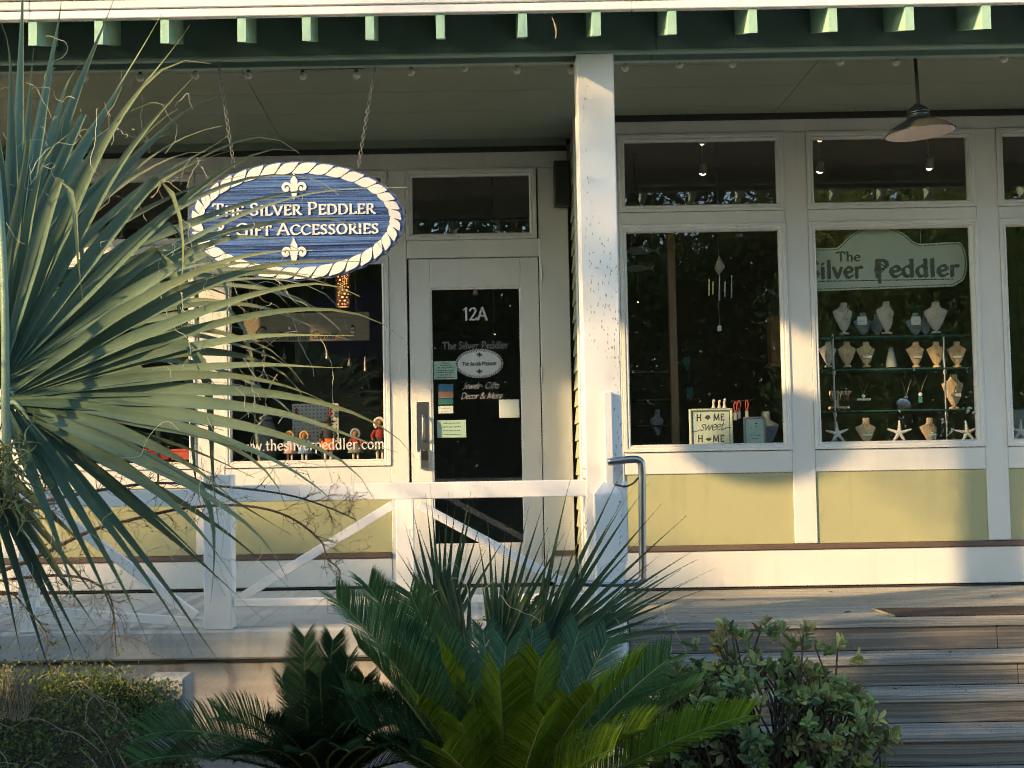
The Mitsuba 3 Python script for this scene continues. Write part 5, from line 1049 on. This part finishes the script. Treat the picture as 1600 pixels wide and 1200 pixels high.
cycad('cycad', 'smaller dark sago cycad low at the left of the large one', at(500, 1235, -4.3), [
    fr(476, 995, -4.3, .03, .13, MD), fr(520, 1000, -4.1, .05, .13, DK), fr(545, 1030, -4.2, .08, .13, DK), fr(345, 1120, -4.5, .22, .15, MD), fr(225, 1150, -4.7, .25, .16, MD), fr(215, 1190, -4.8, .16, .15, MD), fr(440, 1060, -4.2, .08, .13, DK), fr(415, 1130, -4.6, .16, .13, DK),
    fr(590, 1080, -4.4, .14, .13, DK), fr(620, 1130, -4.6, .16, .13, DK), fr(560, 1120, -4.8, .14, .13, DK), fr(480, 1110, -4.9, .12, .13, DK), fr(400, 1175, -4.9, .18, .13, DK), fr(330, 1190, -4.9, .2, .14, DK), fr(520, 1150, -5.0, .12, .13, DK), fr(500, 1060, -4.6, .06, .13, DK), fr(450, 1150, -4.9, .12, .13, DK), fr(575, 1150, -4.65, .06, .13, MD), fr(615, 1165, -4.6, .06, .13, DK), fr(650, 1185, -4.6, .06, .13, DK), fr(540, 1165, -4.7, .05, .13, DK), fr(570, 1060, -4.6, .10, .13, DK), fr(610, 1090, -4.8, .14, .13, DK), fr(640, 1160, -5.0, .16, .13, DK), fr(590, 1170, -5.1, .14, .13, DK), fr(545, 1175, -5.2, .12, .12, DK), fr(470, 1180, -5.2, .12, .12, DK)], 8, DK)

# ------------------------------------------------------------------ evergreen shrub on the right, low bush by the column
def shrub(name, label, boxes, seed, ntip, leaf, cols, each=9, nparts=300, twigs=True, base=None, mat_='leaf_gloss', category='shrub'):
    rng = np.random.default_rng(seed); H = thing(name, label, category); tips, outs = [], []
    for (c, r, k) in boxes:
        c, r = np.asarray(c), np.asarray(r)
        u = unit(rng.normal(size=(int(ntip * k), 3))); rad = rng.uniform(.35, 1.0, (len(u), 1)) ** .5
        tips.append(c + u * rad * r); outs.append(unit(u * [1, 1, .6] + [0, 0, .75]))
    tips, outs = np.vstack(tips), np.vstack(outs); tips += (meshkit.noise(tips * 6.)[:, None] - .5) * .12
    keep = tips[:, 2] > GZ + .05; tips, outs = tips[keep], outs[keep]
    if twigs:
        tw = []
        for t, o in list(zip(tips, outs))[::2]:
            b0 = base + rng.normal(size=3) * [.10, .08, 0]; mid = (t * .55 + b0 * .45) + rng.normal(size=3) * .06
            tw.append(tube(smooth_path([b0, mid, t - o * .02, t], 3), np.linspace(.0085, .0018, 10), 4))
        add('branches', cat(tw), 'twig', H, kind='stuff')
    pos, dd, nn, sc, cc = [], [], [], [], []
    for t, o in zip(tips, outs):
        e1 = unit(np.cross(o, rng.normal(size=3))); e2 = np.cross(o, e1); n = rng.integers(each - 3, each + 3); tone = rng.uniform(.7, 1.25); hue = cols[rng.integers(len(cols))]
        for k in range(n):
            a = k * 2.4 + rng.uniform(0, .5); op = rng.uniform(.35, 1.15)
            d = unit(o * math.cos(op) + (e1 * math.cos(a) + e2 * math.sin(a)) * math.sin(op)); L = leaf * rng.uniform(.6, 1.15)
            pos.append(t - o * .012 * (k / n) * 3); dd.append(d); nn.append(unit(o + rng.normal(size=3) * .35 - d * (o @ d))); sc.append((L, L * rng.uniform(.36, .46), L)); cc.append(np.array(hue) * tone * rng.uniform(.8, 1.2))
    pos, dd, nn, sc, cc = map(np.array, (pos, dd, nn, sc, cc))
    order = np.argsort(np.linalg.norm(pos - EYE, axis=1))
    for i in order[:nparts]:
        m, c = scatter(*LEAF8, pos[i:i + 1], dd[i:i + 1], nn[i:i + 1], sc[i:i + 1], cc[i:i + 1]); add('leaf', m, mat_, H, smooth=True, color=c)
    r_ = order[nparts:]
    m, c = scatter(*LEAF8, pos[r_], dd[r_], nn[r_], sc[r_], cc[r_]); add('foliage', m, mat_, H, smooth=True, color=c, kind='stuff')
    return H
shrub('evergreen_shrub', 'leafy evergreen shrub with oval leaves in front of the wooden steps', [(at(1185, 1125, -3.75), (.46, .34, .27), 1.0), (at(1310, 1140, -3.7), (.22, .26, .26), .4), (at(1050, 1130, -3.75), (.30, .3, .26), .5), (at(1190, 1025, -3.75), (.42, .2, .16), .20), (at(1210, 1250, -3.7), (.55, .36, .3), .7)],
      21, 225, .061, [(.21, .29, .11), (.26, .33, .14), (.18, .27, .14), (.31, .33, .12), (.23, .22, .10)], base=at(1215, 1330, -3.7), each=9)
shrub('low_bush', 'small pale green bush at the foot of the porch railing left of the column', [(at(850, 975, -2.35), (.22, .16, .16), .4), (at(790, 1010, -2.4), (.3, .16, .2), .3)], 22, 260, .034, [(.16, .17, .05), (.12, .12, .05), (.20, .16, .08), (.09, .11, .035)], base=at(840, 1120, -2.4), nparts=0, mat_='leaf_thin', category='bush')
for (px, py, q) in ((1108, 990, (1150, 1060)), (1222, 968, (1150, 1040)), (1335, 985, (1290, 1060)), (1395, 1080, (1340, 1110))):
    pass

# ------------------------------------------------------------------ raised bed with ground cover, stones and timbers at the lower left
rng = np.random.default_rng(31)
gx, gy = np.meshgrid(np.linspace(-5.2, -1.30, 90), np.linspace(-4.75, -2.45, 56), indexing='ij')
def moundz(x, y):
    edge = np.clip((-1.30 - x) / .42, 0, 1) ** .5 * np.clip((y + 4.75) / 1.3, 0, 1) ** .55 * np.clip((-2.40 - y) / .25, 0, 1) ** .5
    return -.86 + edge * (.74 + .10 * (meshkit.fbm(np.stack([x * 2.1, y * 2.1, x * 0], -1), 3) - .5)) 
gz = moundz(gx, gy)
V = np.stack([gx, gy, gz - .05], -1).reshape(-1, 3); ii = np.arange(90 * 56).reshape(90, 56)
Fm = np.concatenate([np.stack([ii[:-1, :-1], ii[1:, :-1], ii[1:, 1:]], -1).reshape(-1, 3), np.stack([ii[:-1, :-1], ii[1:, 1:], ii[:-1, 1:]], -1).reshape(-1, 3)])
add('raised_bed', trimesh.Trimesh(V, Fm, process=False), 'soil', smooth=True, kind='structure')
n = 52000
x = -1.32 - 2.6 * rng.random(n) ** 1.0; y = -4.75 + 2.3 * rng.random(n)
z = moundz(x, y) - .05 + rng.exponential(.035, n)
pos = np.stack([x, y, z], 1); cl = meshkit.fbm(pos * 5.0, 3); dry = meshkit.fbm(pos * 3.1 + 9, 3)
cc = np.array([(.125, .165, .062)]) * (.55 + 1.0 * cl[:, None]) * rng.uniform(.6, 1.5, (n, 1))
t_ = np.clip((dry - .5) * 4, 0, 1)[:, None]; cc = cc * (1 - t_ * .7) + np.array([(.17, .15, .09)]) * t_ * .7 * rng.uniform(.4, 1.3, (n, 1))
cc[rng.random(n) < .012] = (.22, .26, .05)
d = unit(rng.normal(size=(n, 3)) + [0, -.2, .5]); L = rng.uniform(.012, .030, n)
k2 = 4200; pos[:k2] = np.stack([rng.uniform(-1.75, -1.36, k2), rng.uniform(-3.02, -2.81, k2), rng.uniform(-.62, -.13, k2)], 1); pos[:k2, 0] -= np.clip(pos[:k2, 2] + .40, 0, 1) * rng.uniform(.2, .75, k2)
m, c = scatter(*LEAF4, pos, d, unit(rng.normal(size=(n, 3)) * .7 + [0, -.3, 1]), np.stack([L, L * .5, L], 1), cc)
tag(add('ground_cover', m, 'leaf_matte', color=c), 'dense tangled ground cover with small leaves on the raised bed', 'ground cover', kind='stuff')
vs = []
for k in range(110):
    p = np.array([rng.uniform(-3.4, -1.38), rng.uniform(-4.6, -2.6), 0]); h = rng.uniform(0, 6.28); pts = []
    for j in range(9):
        h += rng.normal() * .5; p = p + [math.cos(h) * .055, math.sin(h) * .055, 0]
        xx = min(p[0], -1.32); pts.append((xx, p[1], float(moundz(np.array(xx), np.array(np.clip(p[1], -4.7, -2.45)))) + .0 + abs(math.sin(j * .8 + k)) * .05))
    vs.append(tube(smooth_path(pts, 2), rng.uniform(.0015, .0035), 4))
tag(add('dry_vines', cat(vs), 'dry_stem'), 'pale dry vine stems lying over the ground cover', 'vines', kind='stuff')
gs = []
for k in range(70):
    p = at(rng.uniform(-5, 42), rng.uniform(1085, 1108), -3.9); h = p + [rng.normal() * .05 + .03, rng.normal() * .03, rng.uniform(.06, .16)]
    gs.append(tube([p - [0, 0, .05], (p + h) / 2 + rng.normal(size=3) * .006, h], [.003, .0022, .0008], 3))
tag(add('dry_grass_tuft', cat(gs), 'dry_stem'), 'tuft of dry straw coloured grass in the ground cover at the left edge', 'dry grass', kind='stuff')
pa, pb_ = at(292, 1100, -2.75), at(232, 1100, -2.75)
def rough(m, amp, f, seed=0):
    m = m.subdivide().subdivide(); v = np.array(m.vertices); v += (meshkit.noise(v * f, seed)[:, None] - .5) * amp * unit(v - v.mean(0)); m.vertices = v; return m
add('concrete_wall_end', bx(pb_[0] - .02, pa[0], -2.80, -2.56, GZ, at(290, 1058, -2.75)[2], .012), 'planter_concrete', None, label='grey concrete wall end with sloped top edges beside the raised bed', cat='wall end')
for k, (p, q, w, lb) in enumerate((((262, 1143), (292, 1118), .085, 'split weathered timber leaning at the end of the raised bed, the upper one'), ((268, 1175), (296, 1150), .09, 'weathered timber standing below the upper one beside the concrete block'), ((160, 1192), (228, 1188), .075, 'dark timber lying at the foot of the ground cover'))):
    add('timber', rough(bar(at(*p, -3.1 - .1 * k), at(*q, -2.95 - .1 * k), w, w * .8, b=.008), .02, 20, k), 'railroad_tie', None, label=lb, cat='timber')
for k, (px, py, r, s, lb) in enumerate(((205, 1165, .055, (1.3, .9, .55), 'flat grey stone at the edge of the raised bed'), (222, 1172, .06, (.9, .9, 1.0), 'upright grey stone beside the flat one'), (250, 1165, .05, (1.1, 1, .7), 'small stone nearest the timbers'))):
    p = at(px, py, -3.25); add('stone', rough(ball(p, r, 2, s), .04, 22, k + 5), 'stone', None, smooth=True, label=lb, cat='stone')

# ------------------------------------------------------------------ bare climbing twigs across the railing
BT = thing('bare_shrub', 'bare brown branching twigs stretching across the left part of the railing', 'bare shrub')
rng = np.random.default_rng(44)
def twigs(pts, r0, r1, n, ln, seed, Y=-2.9, depth=2):
    rng = np.random.default_rng(seed); Pm = smooth_path([at(px, py, Y + .0006 * (px - 250)) for px, py in pts], 6); m = [tube(Pm, np.linspace(r0, r1, len(Pm)), 6)]; lf = []
    def grow(p, d, L, r, lev):
        k = max(4, int(L / .022)); q = [p]; dd = d
        for j in range(k):
            dd = unit(dd + rng.normal(size=3) * .28 + np.array([0, 0, .03 * (1 if lev == 1 else -1)])); q.append(q[-1] + dd * L / k)
            if lev < depth and rng.random() < .45: grow(q[-1], unit(dd + rng.normal(size=3) * .8), L * rng.uniform(.3, .6), r * .6, lev + 1)
            if rng.random() < .35: lf.append((q[-1], unit(dd + rng.normal(size=3))))
        m.append(tube(q, np.linspace(r, r * .35, len(q)), 4))
    for i in rng.integers(len(Pm) // 8, len(Pm), n):
        t = Pm[min(i + 1, len(Pm) - 1)] - Pm[max(i - 1, 0)]
        grow(Pm[i], unit(unit(t) * .7 + rng.normal(size=3) * [.7, .5, .8]), ln * rng.uniform(.4, 1.1), r1 * .8, 1)
    b = numbered(BT + '__branch'); scene[b] = mikit.ply(cat(m), 'mat_twig', smooth=40)
    if lf:
        p = np.array([a for a, _ in lf]); d = np.array([a for _, a in lf]); L = rng.uniform(.008, .018, len(lf))
        mm, c = scatter(*LEAF4, p, d, unit(rng.normal(size=(len(lf), 3)) + [0, 0, .6]), np.stack([L, L * .45, L], 1), np.array([(.13, .14, .05)]) * rng.uniform(.5, 1.4, (len(lf), 1)))
        add('bud_leaves', mm, 'leaf_thin', b, color=c, kind='stuff')
twigs([(-60, 840), (0, 804), (70, 783), (168, 764), (245, 755), (336, 759), (448, 773), (518, 795), (556, 812)], .010, .0028, 42, .26, 1)
twigs([(-60, 915), (0, 893), (60, 869), (140, 830), (210, 811), (290, 794), (378, 790), (448, 806), (500, 844), (511, 872), (530, 890), (530, 911)], .011, .0024, 40, .24, 2)
twigs([(-60, 915), (0, 907), (88, 899), (140, 907), (171, 932), (178, 970), (182, 1023)], .009, .0025, 30, .22, 3)
twigs([(-60, 935), (10, 925), (40, 950), (70, 985), (75, 1010)], .007, .0022, 16, .2, 4)
twigs([(-60, 700), (10, 720), (60, 770), (90, 850), (110, 900)], .006, .0022, 18, .2, 5, Y=-3.4)
st = []
for k in range(60):
    p = at(rng.uniform(-10, 55), rng.uniform(695, 800), -4.72 + rng.normal() * .06); d = unit(rng.normal(size=3)); q = [p]
    for j in range(8): d = unit(d + rng.normal(size=3) * .45); q.append(q[-1] + d * .020)
    st.append(tube(smooth_path(q, 2), np.linspace(.0045, .0015, 17), 5))
tag(add('vine_knot', cat(st), 'green_stem', smooth=True), 'knot of curled green and tan vine stems at the left edge below the palm', 'vines')

# ------------------------------------------------------------------ trees behind the photographer: they stand in the glass and shade the front
def tree(label, base, blobs, seed, nleaf, leaf, col, group=None, trunk=.16):
    rng = np.random.default_rng(seed); t_ = thing('tree', label, 'tree', group); base = np.asarray(base, float)
    c0 = np.mean([b[0] for b in blobs], axis=0); lm = [tube(smooth_path([base, (base * .6 + c0 * .4) * [1, 1, 1] + rng.normal(size=3) * .1, c0], 5), np.linspace(trunk, trunk * .35, 11), 9)]
    for b in blobs: lm.append(tube(smooth_path([base * .45 + c0 * .55, (c0 + b[0]) / 2 + rng.normal(size=3) * .15, b[0]], 4), np.linspace(trunk * .5, trunk * .12, 9), 6))
    add('trunk', cat(lm), 'bark', t_, smooth=50)
    tot = sum(np.prod(b[1]) ** (2 / 3) for b in blobs); P_ = []
    for c, r in blobs:
        k = int(nleaf * np.prod(r) ** (2 / 3) / tot); ncl = max(6, k // 42); u = unit(rng.normal(size=(ncl, 3))) * rng.uniform(.25, 1, (ncl, 1)) ** .45
        cen = np.asarray(c) + u * r; idx = rng.integers(0, ncl, k); P_.append(cen[idx] + rng.normal(size=(k, 3)) * leaf * 1.7)
    P_ = np.vstack(P_); P_ = P_[P_[:, 2] > GZ + .15]; k = len(P_); L = leaf * rng.uniform(.6, 1.25, k)
    m, c = scatter(*LEAF4, P_, unit(rng.normal(size=(k, 3)) + [0, 0, -.3]), unit(rng.normal(size=(k, 3)) + [0, 0, .5]), np.stack([L, L * .42, L], 1), np.array([col]) * rng.uniform(.6, 1.45, (k, 1)))
    add('crown', m, 'leaf_thin', t_, color=c, kind='stuff')
G1, G2, G3 = (.085, .115, .035), (.050, .075, .028), (.28, .33, .09)
tree('broad tree across the road seen only in the glass of the first right-hand window', (5.2, -18.5, GZ), [((4.2, -18.5, 3.4), (2.2, 1.6, 2.6)), ((6.6, -18.8, 4.2), (2.0, 1.6, 2.8)), ((5.4, -18.4, 1.2), (2.6, 1.2, 1.6))], 61, 22000, .19, G1)
tree('bright leafed tree beyond the road seen only in the glass of the second right-hand window', (8.3, -16.2, GZ), [((7.2, -16.2, 3.2), (1.5, 1.2, 2.2)), ((9.2, -16.3, 4.2), (1.7, 1.2, 2.4)), ((8.2, -16.1, 5.9), (1.9, 1.2, 1.6)), ((8.4, -16.2, 1.2), (2.0, 1.0, 1.5)), ((11.4, -16.8, 3.4), (1.6, 1.2, 3.0))], 62, 26000, .15, G3)
tree('dark dense tree across the road opposite the corner column', (0.2, -19.5, GZ), [((-.6, -19.4, 3.0), (2.4, 1.6, 3.2)), ((1.6, -19.8, 3.4), (2.3, 1.6, 3.0)), ((.6, -19.5, 1.0), (2.8, 1.2, 1.8))], 63, 22000, .21, G2)
tree('dark dense tree across the road opposite the shop door', (-5.0, -20.5, GZ), [((-6.0, -20.4, 3.0), (2.6, 1.6, 3.2)), ((-3.6, -20.5, 3.6), (2.4, 1.6, 3.2)), ((-4.8, -20.3, .9), (2.9, 1.2, 1.7))], 64, 20000, .21, G2)
for k in range(9):                                # the wood behind them
    xx = -15 + 4.1 * k; tree(f'far dark tree of the wood beyond the road, {("furthest left", "second from the left", "third from the left", "fourth from the left", "in the middle", "fourth from the right", "third from the right", "second from the right", "furthest right")[k]}', (xx, -29, GZ), [((xx, -29, 3.0), (2.7, 1.5, 4.0)), ((xx + .8, -29.3, 7.0), (2.6, 1.5, 3.2))], 70 + k, 10000, .36, G2, group='trees of the wood beyond the road')
# small trees left of the view whose shade falls on the plants, the steps and the left end of the porch
tree('bushy small tree left of the view shading the foreground plants', (-6.0, -8.2, GZ), [((-7.3, -8.3, 1.6), (1.5, .9, 1.75)), ((-5.2, -8.0, 1.3), (1.4, .9, 1.75)), ((-3.9, -7.6, .5), (.8, .7, 1.5))], 81, 24000, .13, G2, trunk=.09)
tree('slender small tree left of the porch shading its left end', (-6.6, -4.4, GZ), [((-6.55, -4.4, 2.2), (1.2, .7, .9)), ((-8.0, -4.6, 1.5), (1.0, .8, 1.6)), ((-9.2, -4.4, 1.65), (1.7, .8, 1.95))], 82, 42000, .12, G2, trunk=.07)
tree('thin young tree with an open crown left of the view', (-4.6, -5.4, GZ), [((-4.35, -5.05, 4.05), (.34, .3, .26)), ((-4.7, -5.5, 4.9), (.3, .3, .3))], 83, 900, .12, G2, trunk=.035)

rng = np.random.default_rng(97)
n = 46; lx = rng.uniform(1.0, 4.4, n); k_ = rng.integers(0, 5, n); ly = YD - .034 - .27 * k_ + rng.uniform(.02, .25, n); lz = np.array([tops[k] for k in k_]) + .006
ly[:16] = rng.uniform(-1.8, -.1, 16); lz[:16] = .006
L = rng.uniform(.025, .055, n)
m, c = scatter(*LEAF8, np.stack([lx, ly, lz], 1), unit(rng.normal(size=(n, 3)) * [1, 1, .12]), unit(rng.normal(size=(n, 3)) * .25 + [0, 0, 1]), np.stack([L, L * .42, L], 1), np.array([(.16, .10, .05)]) * rng.uniform(.5, 1.5, (n, 1)))
tag(add('fallen_leaves', m, 'leaf_matte', color=c), 'small dry brown leaves scattered on the porch floor and the wooden steps', 'fallen leaves', kind='stuff')
